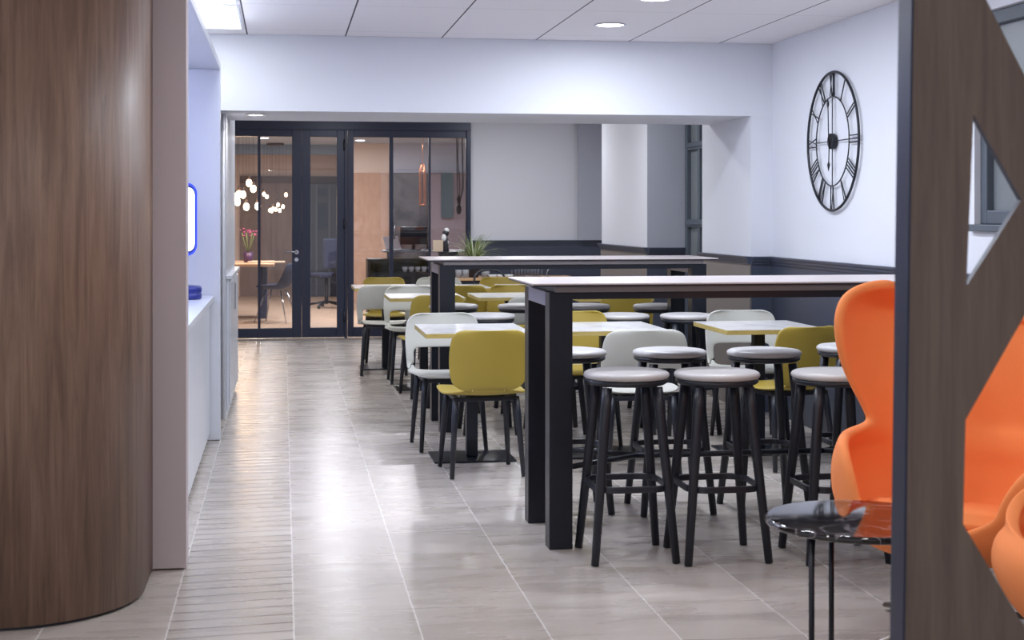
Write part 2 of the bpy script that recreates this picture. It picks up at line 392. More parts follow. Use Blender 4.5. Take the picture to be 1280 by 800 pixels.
nu = thing('niche_unit', 'tall white built-in serving unit with lit niche behind the wooden column', 'cabinet', (-.8, 7.8, 0))
def rel(o, root):
    o.location = Vector(o.location) - root.location
    return o
def pbox(name, m, x0, x1, y0, y1, z0, z1, root, bevel=.002, label=None):
    o = box(name, m, x0, x1, y0, y1, z0, z1, parent=None, bevel=bevel); o.parent = root; o.location = -root.location
    if label: o['label'] = label
    return o
pbox('worktop', M_lacq, -1.235, -.425, 6.13, 9.39, .868, .905, nu)
pbox('back_panel', M_lacq, -1.247, -1.235, 6.13, 9.39, .0, 2.315, nu)
pbox('end_panel', M_lacq, -1.247, -.388, 9.40, 9.48, .004, 2.316, nu)
pbox('top_panel', M_lacq, -1.247, -.388, 6.13, 9.48, 2.317, 2.36, nu)
pbox('plinth', M_grey, -1.2, -.49, 6.13, 9.39, 0, .05, nu)
pbox('carcass', M_lacq, -1.234, -.475, 6.13, 9.39, .05, .867, nu)
for i in range(4):
    y0 = 6.14+i*.812
    d = pbox('door', M_lacq, -.474, -.452, y0+.002, y0+.808, .045, .858, nu, .002)
ns = pbox('niche_fill_strip', emis('niche_fill_glow', (.52, .60, 1), 42), -1.1, -1.06, 6.3, 9.3, 2.308, 2.3165, nu)  # unseen glowing strip, added to fill the niche with blue-white light
# glass-fronted fridge section and the low cupboard against the pier
fr = thing('drinks_fridge', 'narrow glass-fronted grey upright fridge beyond the serving unit', 'fridge', (-.8, 9.9, 0))
pbox('body', M_grey, -1.24, -.48, 9.49, 10.34, 0, 2.1, fr, .004)
pbox('door_glass', M_night, -.479, -.462, 9.55, 10.28, .12, 2.05, fr, .002)
pbox('door_frame', M_chrome, -.479, -.45, 9.5, 9.55, .1, 2.08, fr, .003)
pbox('handle', M_chrome, -.45, -.425, 10.24, 10.262, .7, 1.4, fr, .006)
bm = bmesh.new(); tube(bm, [(-.41, 10.385, 0), (-.41, 10.385, 2.1)], .011, 10)
tag(obj('corner_guard', bm, M_lacq), 'thin white upright edge guard beside the white pier', 'edge guard')
lc = thing('wall_cupboard', 'low white cupboard front on the side of the left white pier', 'cupboard', (-.39, 11.3, 0))
pbox('front_panel', M_lacq, -.389, -.372, 10.46, 12.26, .05, .96, lc)
pbox('ledge', M_lacq, -.389, -.35, 10.44, 12.28, .961, .985, lc)
pbox('door', M_lacq, -.371, -.362, 10.5, 11.34, .08, .93, lc); pbox('door', M_lacq, -.371, -.362, 11.38, 12.22, .08, .93, lc)
pbox('handle', M_chrome, -.361, -.35, 11.28, 11.3, .7, .9, lc, .003)

# screen on stand at the far end of the niche worktop
sc_ = thing('display_stand', 'blue-lit rounded display on a round dark blue foot on the white worktop', 'display', (-.60, 9.02, .9055))
bm = bmesh.new(); lathe(bm, [(.115, 0), (.12, .012), (.12, .030), (.116, .034), (.116, .040), (.12, .044), (.12, .07), (.112, .078)], 32)
obj('foot', bm, M_blueabs, sc_)
bm = bmesh.new(); tube(bm, [(0, 0, .07), (0, 0, .30)], .026, 14); obj('stem', bm, M_blueabs, sc_)
def rrect(w, h, r, n=6):
    p = []
    for cx, cy, a in ((w-r, h-r, 0), (-w+r, h-r, PI/2), (-w+r, -h+r, PI), (w-r, -h+r, 3*PI/2)):
        p += arc(cx, cy, r, a, a+PI/2, n)
    return p
bm = bmesh.new(); prism_xz(bm, [(x, z+.475) for x, z in rrect(.095, .205, .055)], -.012, .055); h = obj('screen_housing', bm, M_blueabs, sc_, .004)
bm = bmesh.new(); prism_xz(bm, [(x, z+.475) for x, z in rrect(.082, .19, .045)], -.018, -.0121); obj('screen', bm, M_screen, sc_)
bm = bmesh.new(); tube(bm, [(x, -.004, z+.475) for x, z in rrect(.099, .209, .056)], .009, 8, closed=True); obj('lit_rim', bm, M_rim, sc_)
for o in sc_.children:
    if o.name.startswith(('screen', 'lit')): o.rotation_euler = (0, 0, math.radians(38))

# ------------------------------------------------------------------ dark glazed partition with doors at the back
gl = thing('glazed_partition', 'dark blue metal glazed screen with double door across the back', 'glass partition', (.6, GY, 0))
def gbox(name, m, px0, px1, py0, py1, y0=-.03, y1=.05, parent=gl, bev=.003, ext=None):
    x0, za = at(px0, py0, GY); x1, zb = at(px1, py1, GY); z0, z1 = min(za, zb), max(za, zb)
    if ext: z0, z1 = ext
    bm = bmesh.new(); bx(bm, x0-gl.location.x, x1-gl.location.x, y0, y1, z0, z1)
    return obj(name, bm, m, parent, bev)
ZT = at(440, 171.5, GY)[1]; ZB = at(440, 409, GY)[1]
gx0 = -1.24
bm = bmesh.new(); bx(bm, gx0-.6, GX1-.6, -.04, .06, ZT+.08, CZ-.003); bx(bm, gx0-.6, GX1-.6, -.045, .06, ZT+.075, ZT+.09)
obj('head_frame', bm, M_frame, gl, .004)
bm = bmesh.new(); bx(bm, ax(583, GY)-.6, GX1-.6, -.045, .06, 0, ZT+.08); bx(bm, ax(430.5, GY)-.6, ax(434, GY)-.6, -.042, .06, 0, ZT+.08); obj('side_frame', bm, M_frame, gl, .004)
def leaf(name, pxa, pxb, gxa, gxb, mulls, mw):
    bm = bmesh.new(); x = lambda p: ax(p, GY)-.6
    bx(bm, x(pxa), x(gxa), -.03, .04, .012, ZT+.078); bx(bm, x(gxb), x(pxb), -.03, .04, .012, ZT+.078)
    bx(bm, x(gxa), x(gxb), -.03, .04, .012, ZB); bx(bm, x(gxa), x(gxb), -.03, .04, ZT, ZT+.078)
    f = obj(name, bm, M_frame, gl, .004)
    bm = bmesh.new(); bx(bm, x(gxa)-.005, x(gxb)+.005, .0, .008, ZB-.005, ZT+.005); obj('glass_pane', bm, M_glass, f)
    for m_, w_ in zip(mulls, mw):
        bm = bmesh.new(); bx(bm, x(m_)-w_/2, x(m_)+w_/2, -.02, .03, ZB, ZT); obj('mullion', bm, M_frame, f, .002)
    return f
dl = leaf('door_leaf', 262, 377, 272, 365, [324], [.03])
leaf('door_leaf', 377.25, 430.6, 388, 421, [], [])
leaf('fixed_light', 434.5, 583, 442, 582, [489, 537], [.045, .024])
bm = bmesh.new(); hx = ax(370.5, GY)-.6; hz = at(370, 315, GY)[1]
tube(bm, [(hx, -.03, hz), (hx, -.036, hz)], .024, 16); tube(bm, [(hx, -.036, hz), (hx, -.085, hz), (hx-.015, -.09, hz+.002), (hx-.135, -.09, hz+.01)], .010, 10)
tube(bm, [(hx, -.03, hz-.085), (hx, -.042, hz-.085)], .022, 16)
obj('lever_handle', bm, M_chrome, gl)
for zz in (.25, 1.3, 2.2):
    bm = bmesh.new(); tube(bm, [(ax(430.2, GY)-.6, -.045, zz-.06), (ax(430.2, GY)-.6, -.045, zz+.06)], .012, 10); obj('hinge', bm, M_steel, gl)

# ------------------------------------------------------------------ ceiling lights
dlp = None
def downlight(loc, power, col, label, group, r=.092, first=None):
    t = thing('downlight', label, 'ceiling light', loc, 0, group)
    bm = bmesh.new(); lathe(bm, [(r, 0), (r+.012, -.004), (r+.012, -.007), (r-.004, -.007), (r-.006, -.001)], 32, cap0=False, cap1=False); obj('trim_ring', bm, M_lacq, t)
    bm = bmesh.new(); lathe(bm, [(r-.003, -.002), (r-.006, -.0035)], 32); obj('lens', bm, M_lens, t)
    area('lamp', (0, 0, -.012), power, 2*r-.02, col, t, disk=True)
    return t
for i, (x, y) in enumerate([(2.07, 9.27), (2.07, 8.1), (2.07, 6.87), (2.07, 5.67), (.75, 6.87), (.75, 5.4)]):  # the two aisle downlights are added, unseen sources of extra light
    downlight((x, y, CZ), P_DOWN if y > 6 else P_LOUNGE, C_COOL, ['round white downlight over the dining tables, nearest the header beam', 'round white downlight cut by the top edge of the photo', 'round white downlight above the far side of the front high table', 'round white downlight above the stools at the near side of the front high table', 'round white downlight added out of view above the aisle, level with the front high table', 'round white downlight added out of view above the aisle, on the lounge side of the front high table'][i], 'recessed downlights in the dining ceiling')
for x, y in [(.6, 12.3), (2.4, 12.4), (.6, 15.0), (2.4, 15.3)]:
    downlight((x, y, CZ), P_BACK, (.92, .95, 1.0), 'unseen round downlight added behind the header beam over the back tables', 'downlights behind the header')  # hidden lamps, added to light the walls of the back zone
for x, y in [(-.2, 3.4), (1.4, 3.0), (.6, 1.2), (2.5, 3.8), (-1.6, 2.4)]:
    downlight((x, y, CZ), P_LOUNGE, C_NEUT, 'unseen round downlight added over the lounge, near the camera', 'downlights over the lounge')  # out-of-view lamps, added to brighten the foreground
downlight((-.19, 10.5, HB), 3, C_NEUT, 'small round downlight in the underside of the header beam', None, r=.06)
for y0, e in ((8.72, 1.1), (7.5, 1.1), (6.3, 1.1)):
    t = thing('led_panel', 'bright rectangular LED ceiling panel above the serving unit' + ('' if y0 > 8.5 else ', nearer the camera' if y0 > 7 else ', nearest the camera'), 'ceiling light', (-.57, y0+.55, CZ), 0, 'LED panels above the serving unit')
    bm = bmesh.new(); bx(bm, -.315, .315, -.56, -.54, -.008, 0); bx(bm, -.315, .315, .54, .56, -.008, 0); bx(bm, -.315, -.3, -.54, .54, -.008, 0); bx(bm, .3, .315, -.54, .54, -.008, 0); obj('panel_frame', bm, M_lacq, t)
    bm = bmesh.new(); bx(bm, -.3, .3, -.54, .54, -.006, -.001); obj('diffuser', bm, M_ledp, t)
    area('lamp', (0, 0, -.012), P_PANEL, .58, C_COOL, t, size_y=1.06)

# ------------------------------------------------------------------ furniture prototypes
def lerp(a, b, t): return a+(b-a)*t
def interp(tab, x):
    if x <= tab[0][0]: return tab[0][1]
    for (x0, y0), (x1, y1) in zip(tab, tab[1:]):
        if x <= x1:
            t = (x-x0)/(x1-x0); t = t*t*(3-2*t) if False else t
            return lerp(y0, y1, t)
    return tab[-1][1]
def smooth_path(ctrl, n):
    # Catmull-Rom through control points
    P = [Vector(c) for c in ctrl]; P = [P[0]*2-P[1]] + P + [P[-1]*2-P[-2]]; out = []
    for i in range(1, len(P)-2):
        for k in range(n):
            t = k/n; a, b, c, d = P[i-1], P[i], P[i+1], P[i+2]
            out.append(.5*((2*b)+(c-a)*t+(2*a-5*b+4*c-d)*t*t+(3*b-a-3*c+d)*t**3))
    out.append(P[-2]); return out
def shell(kind):
    """grid shell: front is +y. columns: (y, z, halfwidth, curve)"""
    if kind == 'mustard':
        ctrl = [(.235, .440, .130), (.232, .446, .180), (.21, .452, .212), (.12, .450, .232), (.0, .440, .236), (-.10, .438, .234), (-.168, .444, .222), (-.200, .450, .160), (-.213, .460, .128), (-.221, .474, .165), (-.228, .497, .195), (-.236, .54, .210), (-.25, .64, .216), (-.265, .72, .212), (-.275, .772, .198), (-.278, .79, .17), (-.279, .796, .13)]
    else:
        ctrl = [(.235, .440, .130), (.232, .446, .180), (.21, .452, .214), (.12, .452, .232), (.0, .444, .236), (-.10, .442, .234), (-.165, .450, .230), (-.20, .478, .228), (-.218, .53, .232), (-.232, .585, .236), (-.25, .65, .236), (-.262, .715, .232), (-.272, .77, .214), (-.275, .789, .18), (-.276, .796, .13)]
    rows = []
    cols = [-1, -.9, -.78, -.5, -.2, .2, .5, .78, .9, 1] if kind != 'mustard' else [-1, -.88, -.6, -.3, 0, .3, .6, .88, 1]
    bm = bmesh.new()
    for (y, z, w) in ctrl:
        isback = min(1, max(0, (z-.46)/.12)); row = []
        for c in cols:
            cc = c*c
            yy = y + isback*.035*cc; zz = z + (1-isback)*(.012*cc*(1 if y < .15 else .4)) 
            if kind != 'mustard': zz += 0
            row.append(bm.verts.new((w*c, yy, zz)))
        rows.append(row)
    n = len(rows)
    for i in range(n-1):
        zmid = (ctrl[i][1]+ctrl[i+1][1])/2
        for j in range(len(cols)-1):
            cm = (cols[j]+cols[j+1])/2
            if kind != 'mustard' and i in (6, 7, 8) and abs(cm) < .84: continue
            f = bm.faces.new((rows[i][j], rows[i][j+1], rows[i+1][j+1], rows[i+1][j])); f.smooth = True
    return bm
def make_chair(kind):
    c = 'mustard yellow' if kind == 'mustard' else 'off-white'
    t = thing('dining_chair', c+' chair', 'chair')
    m = M_must if kind == 'mustard' else M_white
    sh = shell(kind)
    # split the shell into seat and backrest so each is its own part
    sh.faces.ensure_lookup_table(); sh.verts.ensure_lookup_table()
    zc = .462 if kind == 'mustard' else .4785
    seat = sh.copy(); back = sh.copy(); sh.free()
    def keep(b, cond):
        bmesh.ops.delete(b, geom=[f for f in b.faces if not cond(f)], context='FACES')
    cond = lambda f: max(v.co.z for v in f.verts) <= zc+.03 and sum(v.co.z for v in f.verts)/len(f.verts) < (.47 if kind == 'mustard' else .474)
    keep(seat, cond); keep(back, lambda f: not cond(f))
    obj('seat', seat, m, t, solid=.012, sub=2); obj('backrest', back, m, t, solid=.012, sub=2)
    bm = bmesh.new()
    for s in (-1, 1):
        bx(bm, s*.155-.012, s*.155+.012, -.165, .165, .408, .43)
    bx(bm, -.155, .155, -.165, -.14, .408, .43); bx(bm, -.155, .155, .14, .165, .408, .43); bx(bm, -.1, .1, -.1, .1, .41, .436)
    obj('underframe', bm, M_black, t, .003)
    for sx in (-1, 1):
        for sy in (-1, 1):
            bm = bmesh.new(); tube(bm, [(sx*.165, sy*.15, .43), (sx*.172, sy*.162, .34), (sx*.195, sy*.205, .004)], [.0165, .018, .0125], 12); obj('leg', bm, M_black, t)
    return t
CH = {'mustard': make_chair('mustard'), 'white': make_chair('white')}; CHU = {'mustard': True, 'white': True}
def chair(kind, x, y, rz, label, group):
    o = place(CH[kind], CHU[kind], (x, y, 0), math.radians(rz), label, group); CHU[kind] = False; return o

def make_stool():
    t = thing('bar_stool', 'stool', 'stool')
    bm = bmesh.new(); lathe(bm, [(.150, .733), (.168, .735), (.1755, .741), (.178, .749), (.174, .758), (.163, .764), (.13, .768), (.08, .770), (.02, .7705)], 36); obj('seat_pad', bm, M_pad, t)
    bm = bmesh.new(); lathe(bm, [(.12, .708), (.158, .711), (.171, .720), (.171, .7325), (.12, .733)], 36); obj('seat_base', bm, M_black, t)
    for sx in (-1, 1):
        for sy in (-1, 1):
            bm = bmesh.new(); tube(bm, [(sx*.105, sy*.105, .706), (sx*.112, sy*.112, .62), (sx*.168, sy*.168, .003)], [.0215, .0225, .0165], 12, sq=(1, 1)); obj('leg', bm, M_black, t)
    bm = bmesh.new(); r = .160
    pts = [(x, y) for x, y in rrect(.160, .160, .085, 6)]
    a = [[bm.verts.new((x*k, y*k, z)) for x, y in pts] for k, z in ((1, .286), (1, .312), (.915, .312), (.915, .286))]
    n = len(pts)
    for i in range(4):
        A, B = a[i], a[(i+1) % 4]
        for j in range(n): bm.faces.new((A[j], A[(j+1) % n], B[(j+1) % n], B[j])).smooth = False
    obj('footrest', bm, M_black, t, .004)
    return t
ST = make_stool(); STU = [True]
def stool(x, y, rz, label, group):
    o = place(ST, STU[0], (x, y, 0), math.radians(rz), label, group); STU[0] = False; return o

def make_cafe():
    t = thing('cafe_table', 'table', 'table')
    bm = bmesh.new(); bx(bm, -.30, .30, -.35, .35, .7255, .728); bx(bm, -.30, .30, -.35, .35, .728, .75)
    bm.free(); bm = bmesh.new(); bx(bm, -.30, .30, -.35, .35, .7475, .7505); top = obj('tabletop', bm, M_cafe, t, .001)
    bm = bmesh.new(); bx(bm, -.30, .30, -.35, .35, .722, .7474); obj('edge_band', bm, M_ply, top, .002)
    bm = bmesh.new(); bx(bm, -.033, .033, -.033, .033, .012, .722); obj('pedestal', bm, M_steel, t, .004)
    bm = bmesh.new(); bx(bm, -.15, .15, -.03, .03, .71, .7215); obj('bracket', bm, M_steel, t)
    bm = bmesh.new(); bx(bm, -.235, .235, -.19, .19, 0, .011); obj('base_plate', bm, M_steel, t, .002)
    return t
CF = make_cafe(); CFU = [True]
def cafe(x, y, label, rz=0):
    o = place(CF, CFU[0], (x, y, 0), math.radians(rz), label, 'square marble-topped cafe tables'); CFU[0] = False; return o

def make_high():
    t = thing('high_table', 'table', 'table')      # origin at the near left corner of the top
    L_, D = 1.93, .68; zt = 1.12
    bm = bmesh.new(); bx(bm, 0, L_, 0, D, zt-.007, zt); obj('tabletop', bm, M_top, t, .0015)
    bm = bmesh.new(); bx(bm, .004, L_-.004, .004, D-.004, zt-.013, zt-.0072); obj('under_board', bm, M_steel, t)
    bm = bmesh.new(); bx(bm, .10, L_-.10, .014, D-.014, zt-.038, zt-.0132); obj('sub_frame', bm, M_steel2, t)
    for y in (.022, D-.072): 
        bm = bmesh.new(); bx(bm, .17, L_-.17, y, y+.05, zt-.068, zt-.0385); obj('apron_beam', bm, M_steel, t, .002)
    for x in (.075, L_-.175):
        for y in (.02, D-.12):
            bm = bmesh.new(); bx(bm, x, x+.1, y, y+.1, 0, zt-.0385); obj('leg', bm, M_steel, t, .003)
        bm = bmesh.new(); bx(bm, x, x+.1, .12, D-.12, zt-.1, zt-.0385); obj('cross_beam', bm, M_bevel, t, .002)
    zf = .335; bm = bmesh.new(); yc = D/2
    tube(bm, [(.53, yc, zf), (L_-.53, yc, zf)], .0135, 8)
    for xa, xb in ((.15, .53), (L_-.15, L_-.53)):
        for y in (.07, D-.07): tube(bm, [(xa, y, zf), (xb, yc, zf)], .0125, 8)
    obj('foot_rail', bm, M_steel, t)
    return t
HT = make_high()
HT.location = (1.03, 6.10, 0)
tag(HT, 'long pale-topped high bar table on thick black steel legs, nearest the camera', 'table', 'long high bar tables')
hb = dup(HT, (.925, 9.50, 0), 0, 'long pale-topped high bar table farther back, behind the front one', 'long high bar tables')

# stools round the two high tables: (photo column, depth)
def fromd(px, d):
    lat = (px-640)/FPX*d; return d*math.sin(YAW)+lat*math.cos(YAW), d*math.cos(YAW)-lat*math.sin(YAW)
G1 = 'padded bar stools at the front high table'; G2 = 'padded bar stools at the back high table'
ordn = [('783', 6.12), ('896', 6.12), ('1043', 6.12)]
labs = ['padded black-legged bar stool in front, nearest the black table legs', 'padded bar stool in the middle of the nearest row at the front high table', 'padded bar stool in the nearest row, partly behind the orange armchair']
for (p, d), l in zip(ordn, labs): x, y = fromd(float(p), d); stool(x, 6.08 if False else y, 0, l, G1)
labs = ['padded bar stool across the front high table, half hidden by its black leg', 'padded bar stool across the front high table, behind the gap of the two nearest stools', 'padded bar stool across the front high table, before the right cafe table', 'padded bar stool across the front high table, mostly hidden by the orange armchair']
for p, l in zip((712, 837, 955, 1066), labs): x, y = fromd(p, 7.32 if p > 1000 else 7.08); stool(x, y, 0, l, G1)
labs = ['bar stool near side of the back high table, just right of its left leg', 'bar stool near side of the back high table, hidden behind the front table leg', 'bar stool near side of the back high table, third from its left end', 'bar stool near side of the back high table, beside its right legs']
for p, l in zip((610, 694, 778, 859), labs): x, y = fromd(p, 9.60); stool(x, y, 0, l, G2)
labs = ['bar stool far side of the back high table, cut by its left leg', 'bar stool far side of the back high table, left of the front table legs', 'bar stool far side of the back high table, right of the front table legs', 'bar stool far side of the back high table, nearest its right legs']
for p, l in zip((567, 653, 732, 822), labs): x, y = fromd(p, 10.62); stool(x, y, 0, l, G2)

# cafe tables and chairs
GM = 'mustard yellow dining chairs'; GW = 'off-white dining chairs'
cafe(1.08, 8.52, 'marble-topped cafe table behind the nearest mustard chair')
chair('mustard', 1.07, 8.03, 3, 'mustard yellow chair nearest the camera, seen from behind, left of the front high table', GM)
chair('white', .99, 8.93, 183, 'off-white chair across the table from the nearest mustard chair', GW)
cafe(1.88, 8.55, 'marble-topped cafe table behind the front high table legs')
chair('mustard', 1.83, 8.98, 180, 'mustard chair right of the front high table leg, facing the camera', GM)
chair('white', 1.92, 7.92, -3, 'off-white chair seen from behind between the front high table stools', GW)
cafe(2.80, 8.50, 'marble-topped cafe table at right beside the orange armchair')
chair('white', 2.88, 8.91, 176, 'off-white chair at the right-hand cafe table, facing the camera', GW)
chair('mustard', 2.79, 8.00, 14, 'mustard chair seen from behind, partly behind the orange armchair', GM)
cafe(1.13, 12.0, 'marble-topped cafe table at left, second from the aisle front')
chair('mustard', 1.13, 11.45, 8, 'mustard chair seen from behind at the second aisle table', GM)
chair('white', 1.08, 12.42, 180, 'off-white chair facing the camera at the second aisle table', GW)
cafe(1.83, 12.0, 'marble-topped cafe table between the two high tables, middle row')
chair('mustard', 1.97, 12.5, 180, 'mustard chair facing the camera at the middle row table', GM)
chair('white', 1.87, 11.12, 0, 'off-white chair seen from behind at the middle row table', GW)
cafe(2.60, 11.75, 'marble-topped cafe table by the right-hand pier behind the back high table')
chair('mustard', 2.56, 11.15, 0, 'mustard chair seen from behind left of the back high table right legs', GM)
cafe(.93, 13.62, 'marble-topped cafe table farthest along the left aisle, by the glass screen')
chair('white', .88, 13.10, -4, 'off-white chair seen from behind at the far aisle table', GW)
chair('mustard', .97, 14.2, 180, 'mustard chair behind the far aisle table, against the glass screen', GM)
cafe(1.55, 13.5, 'marble-topped cafe table just left of the back high table leg')
chair('mustard', 1.54, 12.98, 0, 'mustard chair seen from behind, half hidden by the back high table leg', GM)
chair('white', 1.50, 14.15, 180, 'off-white chair facing the camera in the far row', GW)
cafe(2.27, 13.5, 'marble-topped cafe table in the far row, under the wire basket')
chair('mustard', 2.10, 14.1, 180, 'mustard chair in the far row, below the sideboard', GM)

# ------------------------------------------------------------------ wall clock
ck = thing('wall_clock', 'large round black metal skeleton clock with roman numerals on the white wall', 'clock', (RX-.022, 8.93, 1.872), 0)
def cpt(r, a, x=0): return (x, -r*math.sin(a), r*math.cos(a))     # angle clockwise as seen from the room
R0, R1 = .437, .282
def ringp(r, n=72): return [cpt(r, 2*PI*i/n) for i in range(n)]
bm = bmesh.new(); tube(bm, ringp(R0), .0088, 8, closed=True); obj('outer_ring', bm, M_steel, ck)
bm = bmesh.new(); tube(bm, ringp(R1), .0045, 8, closed=True); obj('inner_ring', bm, M_steel, ck)
bm = bmesh.new(); tube(bm, [cpt(R1, 0), cpt(R1, PI)], .0035, 6); tube(bm, [cpt(R1, PI/2), cpt(R1, -PI/2)], .0035, 6); obj('cross_wire', bm, M_steel, ck)
NUM = ['XII', 'I', 'II', 'III', 'IIII', 'V', 'VI', 'VII', 'VIII', 'IX', 'X', 'XI']
for k, s in enumerate(NUM):
    bm = bmesh.new(); a = k*PI/6; w = {'I': .022, 'V': .05, 'X': .05}; tot = sum(w[c] for c in s); u = -tot/2
    def P(uu, rr):     # local numeral coords: u right, r outward
        return (0, -(rr*math.sin(a)+uu*math.cos(a)), rr*math.cos(a)-uu*math.sin(a))
    for c in s:
        m_ = u+w[c]/2; hw = w[c]*.36
        if c == 'I': tube(bm, [P(m_, R1), P(m_, R0)], .0042, 6)
        if c == 'V': tube(bm, [P(m_-hw, R0), P(m_, R1)], .0045, 6); tube(bm, [P(m_+hw, R0), P(m_, R1)], .0032, 6)
        if c == 'X': tube(bm, [P(m_-hw, R0), P(m_+hw, R1)], .0045, 6); tube(bm, [P(m_+hw, R0), P(m_-hw, R1)], .0032, 6)
        u += w[c]
    obj('numeral', bm, M_steel, ck)
bm = bmesh.new()
prof = [(.0, .052), (.012, .052), (.018, .04), (.02, .0)]
ring = []
tube(bm, [(-.016, 0, 0), (.014, 0, 0)], .05, 28); obj('hub', bm, M_steel, ck, .004)
bm = bmesh.new(); a = math.radians(184)
tube(bm, [cpt(0, a, -.02), cpt(.13, a, -.02), cpt(.15, a, -.02), cpt(.19, a, -.02)], [.004, .004, .010, .001], 6); obj('hour_hand', bm, M_steel, ck)
bm = bmesh.new(); a = math.radians(-3)
tube(bm, [cpt(0, a, -.024), cpt(.21, a, -.024), cpt(.235, a, -.024), cpt(.275, a, -.024)], [.0035, .0035, .009, .001], 6); obj('minute_hand', bm, M_steel, ck)

# ------------------------------------------------------------------ orange wing armchair
EGA = math.radians(133)
eg = thing('wing_armchair', 'orange wool egg-shaped wing armchair by the wooden lattice screen', 'armchair', (2.27, 4.69, 0), EGA)
# rows: z, a (half width), b (half depth), yc (centre y; front is +y), A (angle limit from the back, deg)
EG = [(.30, .05, .05, .04, 180), (.31, .17, .17, .04, 180), (.335, .26, .26, .04, 180), (.37, .33, .31, .03, 180), (.41, .365, .34, .02, 172), (.46, .385, .35, .01, 150),
      (.51, .395, .36, 0, 150), (.555, .395, .36, 0, 143), (.588, .39, .355, -.015, 130), (.610, .378, .345, -.035, 108), (.630, .368, .335, -.07, 88), (.68, .372, .335, -.08, 88), (.74, .386, .335, -.085, 93),
      (.80, .403, .34, -.09, 100), (.87, .425, .345, -.10, 107), (.94, .442, .35, -.11, 112), (1.01, .452, .35, -.12, 113), (1.065, .448, .345, -.135, 110), (1.10, .43, .33, -.15, 104), (1.122, .395, .305, -.165, 94), (1.13, .345, .27, -.18, 82)]
EGZ = 1.04
def wrap_shell(EG, dip, z_dip, arm_z, lift):
    """a padded shell wound round the sitter; `dip` lowers the middle of the top edge, `lift` raises the arm lobes"""
    bm = bmesh.new(); NC = 25; rows = []
    for (z, a, b, yc, A) in EG:
        A = math.radians(A); row = []
        for j in range(NC):
            u = 2*j/(NC-1)-1; th = A*u; e_ = .88
            s_, c_ = math.sin(th), math.cos(th)
            sx = math.copysign(abs(s_)**e_, s_); cy = math.copysign(abs(c_)**e_, c_)
            zz = z - max(0, (z-z_dip)/.23)*dip*(1-abs(u)**1.5) + lift*abs(u)**5*max(0, 1-abs(z-arm_z)/.07)
            row.append(bm.verts.new((a*sx*1.07, (yc-b*cy)*1.07, 1.41-1.03*(1.41-zz*EGZ))))
        rows.append(row)
    for A_, B_ in zip(rows, rows[1:]):
        for j in range(NC-1): bm.faces.new((A_[j], A_[j+1], B_[j+1], B_[j])).smooth = True
    c0 = bm.verts.new((0, EG[0][3]*1.07, 1.41-1.03*(1.41-(EG[0][0]-.002)*EGZ)))
    for j in range(NC-1): bm.faces.new((rows[0][j], c0, rows[0][j+1])).smooth = True
    bmesh.ops.remove_doubles(bm, verts=bm.verts, dist=.004)
    return bm
obj('shell', wrap_shell(EG, .12, .9, .590, .065), M_orange, eg, solid=.04, sub=2, off=0)
bm = bmesh.new()
def cushion(bm, a, b, yc, z0, z1, nose=.5):
    for zz in (z0, z1): pass
    prof = [(.86, z0), (.97, z0+.012), (1.0, z0+.04), (1.0, z1-.04), (.96, z1-.012), (.86, z1)]
    n = 40; rings = []
    for k, z in prof:
        ring = []
        for j in range(n):
            t = 2*PI*j/n; sx = math.copysign(abs(math.cos(t))**.75, math.cos(t)); sy = math.copysign(abs(math.sin(t))**.75, math.sin(t))
            ring.append(bm.verts.new((a*k*sx, yc+b*k*sy, z)))
        rings.append(ring)
    for A_, B_ in zip(rings, rings[1:]):
        for j in range(n): bm.faces.new((A_[j], A_[(j+1) % n], B_[(j+1) % n], B_[j])).smooth = True
    bm.faces.new(rings[0][::-1]); bm.faces.new(rings[-1])
cushion(bm, .33, .31, .03, .345, .425); cu = obj('seat_cushion', bm, M_orange, eg); cu.rotation_euler = (math.radians(8), 0, 0)
bm = bmesh.new(); tube(bm, [(0, .04, .06), (0, .04, .285)], .026, 16); obj('stem', bm, M_alu, eg)
for k in range(4):
    a = PI/4+k*PI/2 + .35; bm = bmesh.new()
    tube(bm, [(0, .04, .085), (.12*math.cos(a), .04+.12*math.sin(a), .06), (.37*math.cos(a), .04+.37*math.sin(a), .018)], [.028, .024, .015], 10, sq=(.6, 1.1)); obj('foot', bm, M_alu, eg)

lo = thing('lounge_chair', 'low orange wool lounge chair at the right edge, in front of the wing armchair', 'armchair', (2.35, 3.66, 0), math.radians(172))
LO = [(.27, .05, .05, .02, 180), (.28, .18, .18, .02, 180), (.305, .28, .27, .02, 180), (.34, .34, .32, .02, 180), (.38, .375, .35, .01, 174), (.42, .395, .365, .01, 156),
      (.47, .405, .37, 0, 146), (.52, .405, .365, 0, 136), (.555, .395, .355, -.01, 124), (.575, .375, .345, -.03, 108), (.60, .355, .335, -.05, 84), (.64, .345, .33, -.07, 68), (.69, .33, .32, -.09, 60), (.73, .30, .30, -.10, 50), (.745, .26, .27, -.11, 42)]
LO = [(z if z < .42 else .42+(z-.42)*.6, a, b, yc, A) for z, a, b, yc, A in LO]
obj('shell', wrap_shell(LO, .0, .9, .500, .02), M_orange, lo, solid=.04, sub=2, off=0)
bm = bmesh.new(); cushion(bm, .33, .31, .02, .33, .41); obj('seat_cushion', bm, M_orange, lo)
bm = bmesh.new(); tube(bm, [(0, .02, .06), (0, .02, .26)], .026, 16); obj('stem', bm, M_alu, lo)
for k in range(4):
    a = PI/4+k*PI/2; bm = bmesh.new()
    tube(bm, [(0, .02, .085), (.12*math.cos(a), .02+.12*math.sin(a), .06), (.33*math.cos(a), .02+.33*math.sin(a), .018)], [.028, .024, .015], 10, sq=(.6, 1.1)); obj('foot', bm, M_alu, lo)

